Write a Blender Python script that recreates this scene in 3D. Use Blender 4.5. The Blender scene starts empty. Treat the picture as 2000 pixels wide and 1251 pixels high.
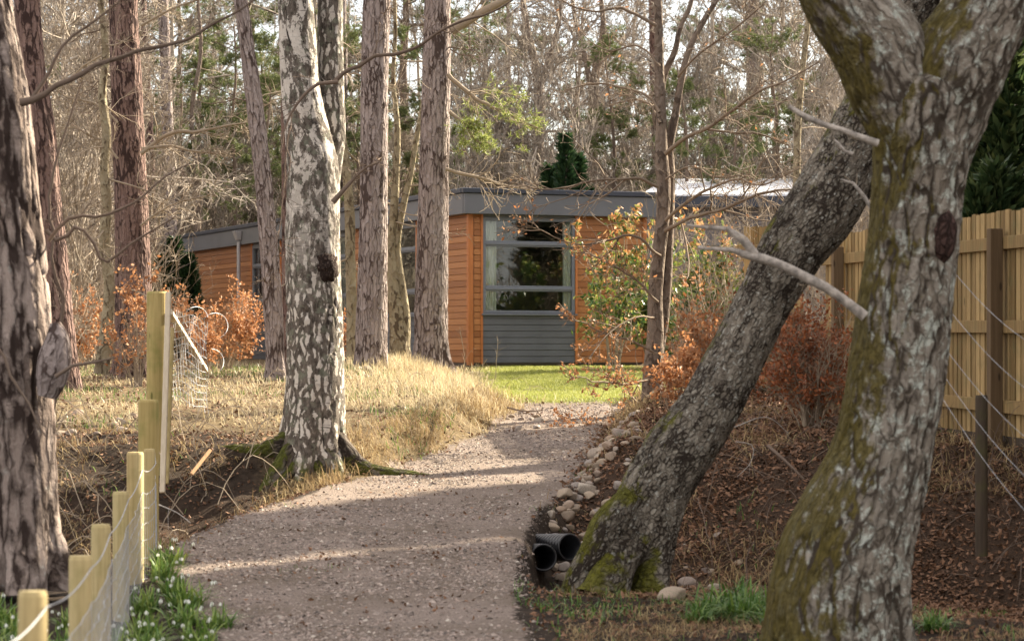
import bpy, math, random
import numpy as np
from mathutils import Vector, Matrix
R = math.radians
rng = np.random.default_rng(7)
random.seed(7)
scene = bpy.context.scene
COL = scene.collection

# ------------------------------------------------------------------ camera
F = 5000.0          # focal length in photo pixels (2000 px wide photo, 90 mm lens)
EYE = 1.6
HOR = 680.0
cam = bpy.data.cameras.new("Camera")
co = bpy.data.objects.new("Camera", cam); COL.objects.link(co)
cam.sensor_width = 36; cam.lens = 90
cam.shift_y = (HOR - 625.5) / 2000
co.location = (0, 0, EYE); co.rotation_euler = (R(90), 0, 0)
cam.clip_start = 0.1; cam.clip_end = 2000
cam.dof.use_dof = True; cam.dof.focus_distance = 30; cam.dof.aperture_fstop = 5.0
cam.dof.aperture_blades = 0
scene.camera = co

# ------------------------------------------------------------------ light
SUN_AZ_X = R(38)     # angle from +X (right) towards +Y (away from the camera)
SUN_EL = R(31)
sd = Vector((math.cos(SUN_AZ_X) * math.cos(SUN_EL), math.sin(SUN_AZ_X) * math.cos(SUN_EL), math.sin(SUN_EL)))
sun = bpy.data.lights.new("Sun", 'SUN'); sun.energy = 5.0; sun.angle = R(0.6); sun.color = (1.0, 0.88, 0.68)
so = bpy.data.objects.new("Sun", sun); COL.objects.link(so)
so.rotation_euler = sd.to_track_quat('Z', 'Y').to_euler()
world = bpy.data.worlds.new("World"); scene.world = world; world.use_nodes = True
wt = world.node_tree; wt.nodes.clear()
wo = wt.nodes.new('ShaderNodeOutputWorld'); bg = wt.nodes.new('ShaderNodeBackground')
sky = wt.nodes.new('ShaderNodeTexSky'); sky.sky_type = 'NISHITA'; sky.sun_disc = False
sky.sun_elevation = SUN_EL; sky.sun_rotation = math.atan2(sd.x, sd.y)
sky.air_density = 1.0; sky.dust_density = 2.0; sky.ozone_density = 1.0
wn = wt.nodes.new('ShaderNodeTexNoise'); wn.inputs['Scale'].default_value = 2.2; wn.inputs['Detail'].default_value = 6
wr = wt.nodes.new('ShaderNodeValToRGB'); wr.color_ramp.elements[0].position = .3; wr.color_ramp.elements[1].position = .55
wm = wt.nodes.new('ShaderNodeMix'); wm.data_type = 'RGBA'
wm.inputs[7].default_value = (6.0, 5.6, 5.35, 1)
wt.links.new(wn.outputs['Fac'], wr.inputs[0]); wt.links.new(wr.outputs[0], wm.inputs[0])
wt.links.new(sky.outputs[0], wm.inputs[6]); wt.links.new(wm.outputs[2], bg.inputs[0])
bg.inputs[1].default_value = 0.07
wt.links.new(bg.outputs[0], wo.inputs[0])
scene.view_settings.view_transform = 'Standard'; scene.view_settings.look = 'None'
scene.view_settings.exposure = 2.15; scene.view_settings.gamma = 1.0
scene.render.engine = 'CYCLES'
scene.cycles.max_bounces = 6; scene.cycles.transparent_max_bounces = 8

# ------------------------------------------------------------------ object helpers
def tag(o, label=None, cat=None, group=None, kind=None):
    if label: o['label'] = label
    if cat: o['category'] = cat
    if group: o['group'] = group
    if kind: o['kind'] = kind
    return o
def thing(name, label, cat, loc=(0, 0, 0), rotz=0, group=None):
    o = bpy.data.objects.new(name, None); COL.objects.link(o)
    o.empty_display_size = .2
    o.location = loc; o.rotation_euler = (0, 0, rotz)
    return tag(o, label, cat, group)
def dup(root, loc, rotz, label, group=None, scale=None, cat=None):
    r = root.copy(); COL.objects.link(r); r.location = loc; r.rotation_euler = (root.rotation_euler[0], root.rotation_euler[1], rotz)
    if scale: r.scale = (scale, scale, scale) if not hasattr(scale, '__len__') else scale
    r['label'] = label
    if group: r['group'] = group
    for ch in list(root.children):
        c = ch.copy(); COL.objects.link(c); c.parent = r
        for g in ch.children:
            d = g.copy(); COL.objects.link(d); d.parent = c
    return r
def PX(px, py, Y):
    return np.array([(px - 1000) / F * Y, Y, EYE + (HOR - py) / F * Y])

class MB:
    """collects vertices and faces, links them as ONE mesh object"""
    def __init__(s): s.v = []; s.f = {3: [], 4: []}; s.n = 0; s.att = {}; s.mi = {3: [], 4: []}
    def add(s, v, f, mi=0, **att):
        v = np.asarray(v, float).reshape(-1, 3)
        if len(v) == 0: return s
        f = np.asarray(f, np.int64)
        s.v.append(v); s.f[f.shape[1]].append(f + s.n); s.mi[f.shape[1]].append(np.full(len(f), mi))
        for k, a in att.items(): s.att.setdefault(k, []).append((s.n, np.asarray(a, float)))
        s.n += len(v); return s
    def box(s, x0, x1, y0, y1, z0, z1, mi=0):
        v = [(x, y, z) for z in (z0, z1) for y in (y0, y1) for x in (x0, x1)]
        f = [(0, 2, 3, 1), (4, 5, 7, 6), (0, 1, 5, 4), (2, 6, 7, 3), (0, 4, 6, 2), (1, 3, 7, 5)]
        return s.add(v, f, mi)
    def hexa(s, v, mi=0):
        f = [(0, 2, 3, 1), (4, 5, 7, 6), (0, 1, 5, 4), (2, 6, 7, 3), (0, 4, 6, 2), (1, 3, 7, 5)]
        return s.add(v, f, mi)
    def build(s, name, mats, parent=None, smooth=False, origin=None, bevel=0):
        me = bpy.data.meshes.new(name)
        if s.n:
            V = np.concatenate(s.v)
            if origin is not None: V = V - np.asarray(origin)
            tri = np.concatenate(s.f[3]) if s.f[3] else np.zeros((0, 3), np.int64)
            qd = np.concatenate(s.f[4]) if s.f[4] else np.zeros((0, 4), np.int64)
            nl = tri.size + qd.size; nf = len(tri) + len(qd)
            me.vertices.add(len(V)); me.vertices.foreach_set('co', V.astype(np.float32).ravel())
            me.loops.add(nl); me.loops.foreach_set('vertex_index', np.concatenate([tri.ravel(), qd.ravel()]).astype(np.int32))
            me.polygons.add(nf)
            ls = np.concatenate([np.arange(len(tri)) * 3, tri.size + np.arange(len(qd)) * 4]).astype(np.int32)
            me.polygons.foreach_set('loop_start', ls)
            mi = np.concatenate([np.concatenate(s.mi[k]) for k in (3, 4) if s.mi[k]]).astype(np.int32)
            me.polygons.foreach_set('material_index', mi)
            me.update(calc_edges=True)
            me.polygons.foreach_set('use_smooth', np.full(nf, smooth))
            for k, lst in s.att.items():
                d = 3 if lst[0][1].ndim == 2 else 1
                arr = np.zeros((s.n, d))
                for st, a in lst: arr[st:st + len(a)] = a.reshape(len(a), d)
                A = me.attributes.new(k, 'FLOAT_VECTOR' if d == 3 else 'FLOAT', 'POINT')
                A.data.foreach_set('vector' if d == 3 else 'value', arr.astype(np.float32).ravel())
        for m in (mats if isinstance(mats, (list, tuple)) else [mats]): me.materials.append(m)
        o = bpy.data.objects.new(name, me); COL.objects.link(o)
        if parent: o.parent = parent
        if bevel:
            b = o.modifiers.new('bevel', 'BEVEL'); b.width = bevel; b.segments = 2; b.limit_method = 'ANGLE'
        return o

# ------------------------------------------------------------------ numpy noise
def _hash(ix, iy, iz, seed=0):
    h = (ix.astype(np.int64) * 374761393 + iy.astype(np.int64) * 668265263 + iz.astype(np.int64) * 2147483647 + seed * 1274126177) & 0xffffffff
    h = ((h ^ (h >> 13)) * 1274126177) & 0xffffffff
    h = ((h ^ (h >> 16)) * 2246822519) & 0xffffffff
    return ((h ^ (h >> 15)) & 0xffffff) / float(0xffffff)
def vnoise(p, seed=0):
    p = np.asarray(p, float); i = np.floor(p); f = p - i; f = f * f * (3 - 2 * f); i = i.astype(np.int64)
    r = 0
    for dx in (0, 1):
        for dy in (0, 1):
            for dz in (0, 1):
                w = (f[..., 0] if dx else 1 - f[..., 0]) * (f[..., 1] if dy else 1 - f[..., 1]) * (f[..., 2] if dz else 1 - f[..., 2])
                r = r + w * _hash(i[..., 0] + dx, i[..., 1] + dy, i[..., 2] + dz, seed)
    return r
def fbm(p, o=4, seed=0):
    r = 0; a = .5; s = 0
    for k in range(o): r = r + a * vnoise(np.asarray(p) * 2 ** k, seed + k); s += a; a *= .5
    return r / s
def voro(p, seed=0):
    """returns F1, F2-F1"""
    i = np.floor(p).astype(np.int64); d1 = np.full(p.shape[:-1], 9.); d2 = d1.copy()
    for dx in (-1, 0, 1):
        for dy in (-1, 0, 1):
            for dz in (-1, 0, 1):
                c = i + np.array([dx, dy, dz])
                q = np.stack([c[..., k] + _hash(c[..., 0], c[..., 1], c[..., 2], seed + 10 * k) for k in range(3)], -1)
                d = np.linalg.norm(q - p, axis=-1)
                n1 = np.minimum(d1, d); d2 = np.where(d < d1, d1, np.minimum(d2, d)); d1 = n1
    return d1, d2 - d1
def sstep(a, b, x):
    t = np.clip((x - a) / (b - a), 0, 1); return t * t * (3 - 2 * t)
def n2(x, y, s, seed=0, o=3):
    return fbm(np.stack([np.asarray(x) * s, np.asarray(y) * s, np.zeros_like(x) + .37], -1), o, seed)
def unit(v): return v / (np.linalg.norm(v, axis=-1, keepdims=True) + 1e-9)

# ------------------------------------------------------------------ materials
class NT:
    def __init__(s, name):
        s.m = bpy.data.materials.new(name); s.m.use_nodes = True; s.t = s.m.node_tree; s.t.nodes.clear()
        s.out = s.t.nodes.new('ShaderNodeOutputMaterial'); s.b = s.t.nodes.new('ShaderNodeBsdfPrincipled')
        s.t.links.new(s.b.outputs[0], s.out.inputs[0])
    def n(s, kind, ins=None, **props):
        nd = s.t.nodes.new('ShaderNode' + kind)
        for k, v in props.items(): setattr(nd, k, v)
        for k, v in (ins or {}).items(): s.set(nd.inputs[k], v)
        return nd
    def set(s, inp, v):
        if isinstance(v, bpy.types.NodeSocket): s.t.links.new(v, inp)
        elif isinstance(v, bpy.types.Node): s.t.links.new(v.outputs[0], inp)
        else:
            if inp.type == 'RGBA' and len(v) == 3: v = (*v, 1)
            inp.default_value = v
    def B(s, **k):
        for a, v in k.items(): s.set(s.b.inputs[a.replace('_', ' ')], v)
    def attr(s, name, vec=False): return s.n('Attribute', attribute_name=name).outputs['Vector' if vec else 'Fac']
    def scl(s, v, sc):
        return s.n('VectorMath', {0: v, 1: sc}, operation='MULTIPLY').outputs[0]
    def noise(s, v=None, scale=5, detail=4, rough=.55, dist=0):
        i = {'Scale': scale, 'Detail': detail, 'Roughness': rough, 'Distortion': dist}
        if v is not None: i['Vector'] = v
        return s.n('TexNoise', i).outputs['Fac']
    def ramp(s, f, stops):
        nd = s.n('ValToRGB', {0: f}); e = nd.color_ramp.elements
        while len(e) < len(stops): e.new(.5)
        for k, (p, c) in enumerate(stops):
            e[k].position = p; c = (c, c, c) if not hasattr(c, '__len__') else c; e[k].color = (*c, 1)
        return nd.outputs[0]
    def mix(s, f, a, b, mode='MIX'):
        nd = s.n('Mix', data_type='RGBA', blend_type=mode); s.set(nd.inputs[0], f); s.set(nd.inputs[6], a); s.set(nd.inputs[7], b)
        return nd.outputs[2]
    def math(s, op, a, b=0.0, c=0.0, clamp=False):
        return s.n('Math', {0: a, 1: b, 2: c}, operation=op, use_clamp=clamp).outputs[0]
    def bump(s, h, strength=.5, dist=.02):
        s.B(Normal=s.n('Bump', {'Height': h, 'Strength': strength, 'Distance': dist}).outputs[0])
    def obj(s): return s.n('TexCoord').outputs['Object']
    def geo(s, k='Position'): return s.n('NewGeometry').outputs[k]

def m_leaf(name, cols, trans=.35, rough=.55, spec=.3):
    t = NT(name); r = t.geo('Random Per Island')
    c = t.ramp(r, [(i / max(1, len(cols) - 1), q) for i, q in enumerate(cols)])
    t.B(Base_Color=c, Roughness=rough); t.b.inputs['Specular IOR Level'].default_value = spec
    if trans:
        tr = t.n('BsdfTranslucent', {0: c}); mx = t.n('MixShader', {0: trans}); t.t.links.new(t.b.outputs[0], mx.inputs[1])
        t.t.links.new(tr.outputs[0], mx.inputs[2]); t.t.links.new(mx.outputs[0], t.out.inputs[0])
    return t.m
def m_plain(name, col, rough=.6, var=.2, scale=6, metal=0, bump=.1, stretch=(1, 1, 1)):
    t = NT(name); v = t.scl(t.obj(), stretch); f = t.noise(v, scale, 5)
    dk = tuple(c * (1 - var) for c in col); lt = tuple(min(1, c * (1 + var)) for c in col)
    t.B(Base_Color=t.ramp(f, [(.3, dk), (.7, lt)]), Roughness=rough, Metallic=metal)
    if bump: t.bump(t.noise(v, scale * 6, 4), bump, .01)
    return t.m

def m_bark(name, plate, plate2, crack, lich=None, lich_amt=.5, moss=None, moss_amt=0, vs=13, vz=.30, cw=.10, lsc=9, mw=.62, bw=.45, bigm=.45, mxw=.20):
    t = NT(name); tc = t.attr('tc', True); ck = t.attr('crk')
    wv = t.n('TexNoise', {'Vector': tc, 'Scale': vs * .7, 'Detail': 3}).outputs['Color']
    tcw = t.n('VectorMath', {0: tc, 1: t.n('VectorMath', {0: t.n('VectorMath', {0: wv, 1: (.5, .5, .5)}, operation='SUBTRACT').outputs[0], 1: (.9 / vs, .9 / vs, 2.2 / vs)}, operation='MULTIPLY').outputs[0]}, operation='ADD').outputs[0]
    ve = t.n('TexVoronoi', {'Vector': t.scl(tcw, (1, 1, vz)), 'Scale': vs}, feature='DISTANCE_TO_EDGE').outputs['Distance']
    vc = t.n('TexVoronoi', {'Vector': t.scl(tcw, (1, 1, vz)), 'Scale': vs}).outputs['Color']
    fi = t.noise(t.scl(tc, (1, 1, .35)), 46, 6, .7); mid = t.noise(t.scl(tc, (1, 1, .4)), 17, 5, .65); big = t.noise(t.scl(tc, (1, 1, .5)), 4, 4)
    # plate relief: edge distance roughened by noise and kept uneven along the stem
    h = t.math('ADD', t.math('MULTIPLY', ve, .8), t.math('MULTIPLY', t.math('SUBTRACT', mid, .5), mw))
    h = t.math('ADD', h, t.math('MULTIPLY', t.math('SUBTRACT', t.noise(tc, 2.6, 4), .42), bw))
    h = t.math('ADD', h, t.math('MULTIPLY', t.math('SUBTRACT', ck, .8), .22))
    col = t.mix(t.ramp(t.math('ADD', t.math('MULTIPLY', fi, .6), t.math('MULTIPLY', vc, .4)), [(.3, 0.), (.68, 1.)]), plate2, plate)
    col = t.mix(t.ramp(big, [(.40, .0), (.75, bigm)]), col, crack)
    if lich:
        l = t.noise(tc, lsc, 8, .75, .3); col = t.mix(t.ramp(l, [(lich_amt, 0.), (lich_amt + .06, .9)]), col, t.mix(fi, lich, tuple(c * .6 for c in lich)))
    col = t.mix(t.ramp(h, [(-.02, 1.), (cw, .55), (cw * 2.4, 0.)]), col, crack)
    if moss:
        nx = t.n('SeparateXYZ', {0: t.geo('Normal')}).outputs[0]
        mn = t.noise(tc, 4.5, 8, .7); ms = t.attr('moss')
        f = t.math('ADD', t.math('MULTIPLY', nx, -mxw), t.math('ADD', mn, ms))
        col = t.mix(t.ramp(f, [(moss_amt, 0.), (moss_amt + .10, .92)]), col, t.mix(t.ramp(fi, [(.35, 0.), (.65, 1.)]), tuple(c * .35 for c in moss), moss))
    t.B(Base_Color=col, Roughness=.92); t.b.inputs['Specular IOR Level'].default_value = .12
    hh = t.math('ADD', t.ramp(h, [(0., 0.), (.28, 1.)]), t.math('MULTIPLY', fi, .5))
    t.bump(hh, 1.0, .022)
    return t.m
M = {}
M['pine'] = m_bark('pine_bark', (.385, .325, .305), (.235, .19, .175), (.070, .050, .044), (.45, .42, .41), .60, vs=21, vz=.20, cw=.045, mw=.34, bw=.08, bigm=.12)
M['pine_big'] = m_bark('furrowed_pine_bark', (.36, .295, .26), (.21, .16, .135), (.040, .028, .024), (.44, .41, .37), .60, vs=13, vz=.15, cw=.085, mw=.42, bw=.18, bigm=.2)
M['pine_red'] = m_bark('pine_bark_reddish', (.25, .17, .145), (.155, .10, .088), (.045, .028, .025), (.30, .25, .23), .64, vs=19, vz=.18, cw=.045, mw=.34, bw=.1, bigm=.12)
M['oak'] = m_bark('lichened_bark', (.285, .255, .215), (.17, .145, .115), (.050, .040, .031), (.50, .53, .47), .52, (.125, .10, .028), .605, vs=20, vz=.34, cw=.065, lsc=11, mw=.55, bw=.35, mxw=.34)
M['oak_lean'] = m_bark('rough_dark_bark', (.27, .24, .195), (.14, .115, .09), (.030, .023, .018), (.48, .48, .43), .555, (.15, .145, .02), .68, vs=36, vz=.6, cw=.07, lsc=26, mw=.95, bw=.5)
M['scar'] = m_bark('dark_scar', (.10, .06, .05), (.06, .035, .03), (.02, .012, .01), vs=30, vz=.4)
M['burl'] = m_bark('dark_burl', (.17, .125, .10), (.09, .06, .05), (.03, .02, .017), vs=40, vz=.6)
M['root_bark'] = m_bark('mossy_root_bark', (.19, .16, .13), (.09, .07, .055), (.025, .019, .016), (.30, .31, .27), .58, (.10, .11, .018), .60, vs=20, vz=.3)
M['grey_bark'] = m_bark('smooth_grey_bark', (.25, .20, .16), (.17, .13, .105), (.09, .068, .055), (.34, .33, .25), .62, vs=9, vz=.5, cw=.02)
M['pale_bark'] = m_bark('pale_yellowish_bark', (.36, .31, .21), (.25, .20, .13), (.10, .075, .05), (.42, .40, .26), .6, vs=9, vz=.6, cw=.03)
def m_birch():
    t = NT('birch_bark'); tc = t.attr('tc', True); ck = t.attr('crk'); hh = t.attr('hgt')
    fi = t.noise(t.scl(tc, (1, 1, .5)), 34, 6, .65)
    dark = t.mix(t.ramp(fi, [(.35, 0.), (.65, 1.)]), (.045, .037, .030), (.18, .15, .125))
    dark = t.mix(t.ramp(t.noise(tc, 11, 6, .7), [(.52, 0.), (.62, .7)]), dark, (.19, .20, .15))
    wh = t.mix(t.noise(tc, 14, 4), (.68, .62, .55), (.46, .42, .37))
    band = t.noise(t.scl(tc, (2, 2, 22)), 3, 4, .6)
    wh = t.mix(t.ramp(band, [(.60, 0.), (.66, .75)]), wh, (.10, .08, .07))
    pat = t.noise(t.scl(tc, (1, 1, .6)), 7.5, 10, .74, .5)
    ve = t.n('TexVoronoi', {'Vector': t.scl(t.n('VectorMath', {0: tc, 1: t.scl(t.n('TexNoise', {'Vector': tc, 'Scale': 8.0, 'Detail': 3}).outputs['Color'], (.09, .09, .22))}, operation='ADD').outputs[0], (1, 1, .33)), 'Scale': 17.0}, feature='DISTANCE_TO_EDGE').outputs['Distance']
    pat2 = t.noise(t.scl(tc, (1, 1, .38)), 17, 9, .72, .2)
    low = t.math('ADD', t.math('MULTIPLY', ve, 1.1), t.math('MULTIPLY', t.math('SUBTRACT', pat2, .5), 1.25))
    low = t.ramp(low, [(.20, 0.), (.26, 1.)])
    upm = t.ramp(t.math('ADD', pat, t.math('MULTIPLY', t.math('SUBTRACT', pat2, .5), .55)), [(.495, 0.), (.52, 1.)])
    col = t.mix(t.mix(t.ramp(hh, [(.55, 0.), (1.0, 1.)]), low, upm), dark, wh)
    k = t.math('ADD', ck, t.math('MULTIPLY', t.math('SUBTRACT', fi, .5), .5))
    col = t.mix(t.ramp(k, [(.08, 1.), (.22, 0.)]), col, (.03, .024, .02))
    ms = t.attr('moss'); mn = t.noise(tc, 7, 6)
    col = t.mix(t.ramp(t.math('ADD', ms, mn), [(.72, 0.), (.85, .85)]), col, (.09, .10, .025))
    t.B(Base_Color=col, Roughness=.85); t.b.inputs['Specular IOR Level'].default_value = .2
    t.bump(t.math('ADD', fi, k), .8, .015); return t.m
M['birch'] = m_birch()
def m_twig(name, a, b):
    t = NT(name); r = t.geo('Random Per Island'); nz = t.noise(t.geo(), .7, 3)
    t.B(Base_Color=t.mix(t.math('MULTIPLY', t.math('ADD', r, nz), .5), a, b), Roughness=.85); t.b.inputs['Specular IOR Level'].default_value = .15
    return t.m
M['twig'] = m_twig('twig_tan', (.20, .155, .115), (.46, .38, .28))
M['twig_mid'] = m_twig('twig_mid', (.13, .095, .07), (.30, .235, .175))
M['twig_dark'] = m_twig('twig_brown', (.085, .06, .045), (.22, .165, .13))
M['twig_far'] = m_twig('twig_far', (.05, .040, .034), (.56, .485, .40))  # wide dark-to-pale range puts sun highlights and shaded depth into the twig colour
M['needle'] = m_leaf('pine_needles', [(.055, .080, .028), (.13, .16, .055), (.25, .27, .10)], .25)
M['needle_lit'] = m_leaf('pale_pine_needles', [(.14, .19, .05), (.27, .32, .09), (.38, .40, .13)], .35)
M['evergreen'] = m_leaf('dark_evergreen', [(.012, .03, .012), (.025, .06, .022), (.05, .09, .03)], .15)
M['evergreen_mid'] = m_leaf('mid_evergreen', [(.02, .04, .015), (.05, .085, .03), (.11, .14, .05)], .2)
M['beech'] = m_leaf('beech_leaves', [(.24, .10, .04), (.42, .19, .08), (.56, .31, .16), (.33, .14, .055)], .35)
M['beech_dk'] = m_leaf('dull_beech_leaves', [(.16, .05, .022), (.30, .095, .035), (.38, .15, .06)], .25)
M['laurel'] = m_leaf('glossy_leaves', [(.03, .08, .025), (.07, .15, .035), (.16, .25, .05), (.36, .40, .09), (.46, .40, .14)], .25, .3, .5)
M['orangetip'] = m_leaf('orange_shoots', [(.62, .33, .14), (.55, .24, .08), (.66, .45, .22)], .3)
M['straw'] = m_leaf('straw_grass', [(.36, .28, .15), (.54, .44, .27), (.62, .54, .37), (.30, .24, .13)], .35, .6, .2)
M['straw_br'] = m_leaf('brown_grass', [(.18, .115, .06), (.34, .24, .12), (.46, .36, .19)], .25, .7, .2)
M['lawn_blade'] = m_leaf('lawn_blades', [(.20, .23, .05), (.32, .34, .08), (.44, .44, .15)], .35, .55, .25)
M['green_blade'] = m_leaf('green_blades', [(.04, .10, .02), (.09, .18, .03), (.20, .27, .06)], .3, .4, .4)
M['snow_leaf'] = m_leaf('snowdrop_leaves', [(.07, .15, .03), (.16, .26, .05), (.34, .40, .10)], .3, .4, .4)
M['litter'] = m_leaf('leaf_litter', [(.055, .032, .02), (.15, .078, .042), (.27, .15, .09), (.10, .058, .038)], .05, .75, .2)
M['petal'] = m_leaf('white_petals', [(.75, .77, .70), (.85, .86, .80)], .3)
def m_stone(name, stops):
    t = NT(name); r = t.geo('Random Per Island'); oi = t.n('ObjectInfo').outputs['Random']
    f = t.math('FRACT', t.math('ADD', r, oi)); n = t.noise(t.obj(), 22, 5)
    c = t.mix(t.ramp(n, [(.38, .0), (.66, .65)]), t.ramp(f, stops), (.10, .085, .07))
    t.B(Base_Color=c, Roughness=.8); t.b.inputs['Specular IOR Level'].default_value = .25; t.bump(n, .3, .01); return t.m
M['gravel'] = m_stone('gravel_stones', [(0., (.10, .082, .074)), (.3, (.28, .225, .195)), (.6, (.42, .345, .30)), (.85, (.34, .255, .215)), (1., (.56, .50, .43))])
M['cobble'] = m_stone('cobbles', [(0., (.24, .18, .13)), (.35, (.42, .33, .24)), (.6, (.30, .26, .24)), (.8, (.38, .27, .19)), (1., (.52, .45, .37))])
def m_ground():
    t = NT('ground'); p = t.geo()
    n1 = t.noise(p, 1.3, 6, .6); n2_ = t.noise(p, 14, 6, .7); n3 = t.noise(p, 70, 4, .7)
    soil = t.mix(t.ramp(n2_, [(.3, 0.), (.7, 1.)]), (.018, .013, .010), (.070, .050, .036))
    straw = t.mix(t.ramp(n2_, [(.3, 0.), (.7, 1.)]), (.07, .05, .03), (.24, .18, .10))
    lawn = t.mix(t.ramp(n1, [(.3, 0.), (.7, 1.)]), (.10, .13, .03), (.23, .25, .065))
    grav = t.mix(t.ramp(n3, [(.3, 0.), (.7, 1.)]), (.15, .12, .10), (.39, .315, .27))
    grav = t.mix(t.ramp(n1, [(.38, 0.), (.62, .65)]), grav, (.15, .115, .085))
    lit = t.mix(t.ramp(n3, [(.35, 0.), (.65, 1.)]), (.020, .014, .010), (.095, .058, .038))
    c = t.mix(t.attr('a_straw'), soil, straw); c = t.mix(t.attr('a_litter'), c, lit)
    c = t.mix(t.attr('a_lawn'), c, lawn)
    edge = t.math('ADD', t.attr('a_path'), t.math('MULTIPLY', t.math('SUBTRACT', n2_, .5), .9))
    c = t.mix(t.ramp(edge, [(.4, 0.), (.6, 1.)]), c, grav)
    t.B(Base_Color=c, Roughness=.95); t.b.inputs['Specular IOR Level'].default_value = .1
    t.bump(t.math('ADD', n2_, n3), .8, .03); return t.m
M['ground'] = m_ground()
def m_clad(name, a, b, axis, rough=.45, spec=.35):
    t = NT(name); o = t.obj(); st = (.6, 22, 22) if axis == 'x' else (22, .6, 22)
    g = t.noise(t.scl(o, st), 2.2, 6, .6); w = t.noise(o, .9, 3)
    z = t.n('SeparateXYZ', {0: o}).outputs[2]
    bi = t.math('FLOOR', t.math('DIVIDE', z, BP)); wn_ = t.n('TexWhiteNoise', {'W': bi}, noise_dimensions='1D').outputs[0]
    f = t.math('ADD', t.math('MULTIPLY', g, .5), t.math('ADD', t.math('MULTIPLY', wn_, .34), t.math('MULTIPLY', w, .22)))
    t.B(Base_Color=t.ramp(f, [(.3, a), (.75, b)]), Roughness=rough); t.b.inputs['Specular IOR Level'].default_value = spec
    t.bump(g, .12, .01); return t.m
BP = .109
M['clad_x'] = m_clad('cedar_cladding_front', (.25, .095, .032), (.44, .195, .072), 'x')
M['clad_y'] = m_clad('cedar_cladding_side', (.25, .095, .032), (.44, .195, .072), 'y')
M['trim'] = m_plain('cedar_trim', (.42, .15, .045), .45, .18, 3, stretch=(8, 8, .6))
M['grey_clad'] = m_plain('grey_painted_boards', (.105, .112, .128), .42, .14, 2, bump=.04)
M['fascia'] = m_plain('grey_fascia', (.125, .132, .15), .4, .12, 1.2, bump=.02)
M['frame'] = m_plain('grey_window_frame', (.15, .165, .195), .35, .06, 2, bump=0)
M['navy'] = m_plain('dark_roof_edge', (.035, .042, .062), .4, .1, 3, bump=0)
M['plinth'] = m_plain('dark_plinth', (.03, .033, .04), .6, .2, 8)
M['inner'] = m_plain('room_lining', (.16, .13, .11), .8, .1, 2, bump=0)
M['curtain'] = m_plain('white_curtain', (.86, .86, .82), .9, .06, 8, bump=0)
M['roofmetal'] = m_plain('bright_metal_roof', (.74, .76, .82), .35, .05, 3, metal=.15, bump=.02)  # near-white base colour stands in for sky reflected by the metal
M['slate'] = m_plain('grey_rubble_wall', (.17, .16, .17), .9, .5, 9, bump=.6)
M['pipe_grey'] = m_plain('grey_downpipe', (.36, .36, .39), .35, .05, 3, bump=0)
M['blackpipe'] = m_plain('black_plastic_pipe', (.012, .012, .014), .3, .2, 6, bump=0)
M['wire'] = m_plain('galvanised_wire', (.38, .39, .41), .5, .2, 20, metal=.4, bump=0)
def m_wood(name, a, b, green=None, rough=.8):
    t = NT(name); o = t.obj(); g = t.noise(t.scl(o, (14, 14, .8)), 3, 6, .6)
    r = t.geo('Random Per Island'); kn = t.n('TexVoronoi', {'Vector': t.scl(o, (5, 5, 1.6)), 'Scale': 1.4}).outputs[0]
    c = t.ramp(t.math('ADD', t.math('MULTIPLY', g, .62), t.math('MULTIPLY', r, .36)), [(.3, a), (.7, b)])
    c = t.mix(t.ramp(kn, [(.05, .8), (.10, 0.)]), c, tuple(q * .3 for q in a))
    if green:
        s = t.noise(o, 5, 5); c = t.mix(t.ramp(s, [(.5, 0.), (.75, .6)]), c, green)
    t.B(Base_Color=c, Roughness=rough); t.b.inputs['Specular IOR Level'].default_value = .2; t.bump(g, .3, .008); return t.m
M['fence'] = m_wood('treated_fence_boards', (.17, .11, .045), (.43, .30, .14), (.17, .155, .07))
M['fencepost'] = m_wood('dark_fence_post', (.10, .065, .035), (.19, .13, .075))
M['post'] = m_wood('pale_stake', (.30, .23, .10), (.60, .49, .26), (.22, .22, .07))
M['postgreen'] = m_wood('greenish_post', (.26, .20, .07), (.50, .39, .17), (.15, .19, .04))
M['rail'] = m_wood('weathered_rail', (.50, .42, .30), (.68, .60, .48))
M['oldpost'] = m_wood('old_dark_post', (.03, .022, .016), (.09, .065, .045), (.08, .09, .02))
M['chip'] = m_wood('split_wood', (.28, .16, .08), (.42, .26, .14))
M['deadwood'] = m_plain('bleached_dead_wood', (.32, .285, .25), .85, .55, 24, bump=.6)
def m_glass():
    t = NT('window_glass'); t.t.nodes.remove(t.b)
    gl = t.n('BsdfGlossy', {'Color': (.9, .93, .95), 'Roughness': .02}); tr = t.n('BsdfTransparent', {0: (.85, .88, .86)})
    lw = t.n('Fresnel', {'IOR': 1.7}); mx = t.n('MixShader', {0: t.math('MULTIPLY', lw.outputs[0], .85, clamp=True)})
    t.t.links.new(tr.outputs[0], mx.inputs[1]); t.t.links.new(gl.outputs[0], mx.inputs[2])
    t.t.links.new(mx.outputs[0], t.out.inputs[0]); return t.m
M['glass'] = m_glass()

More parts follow.
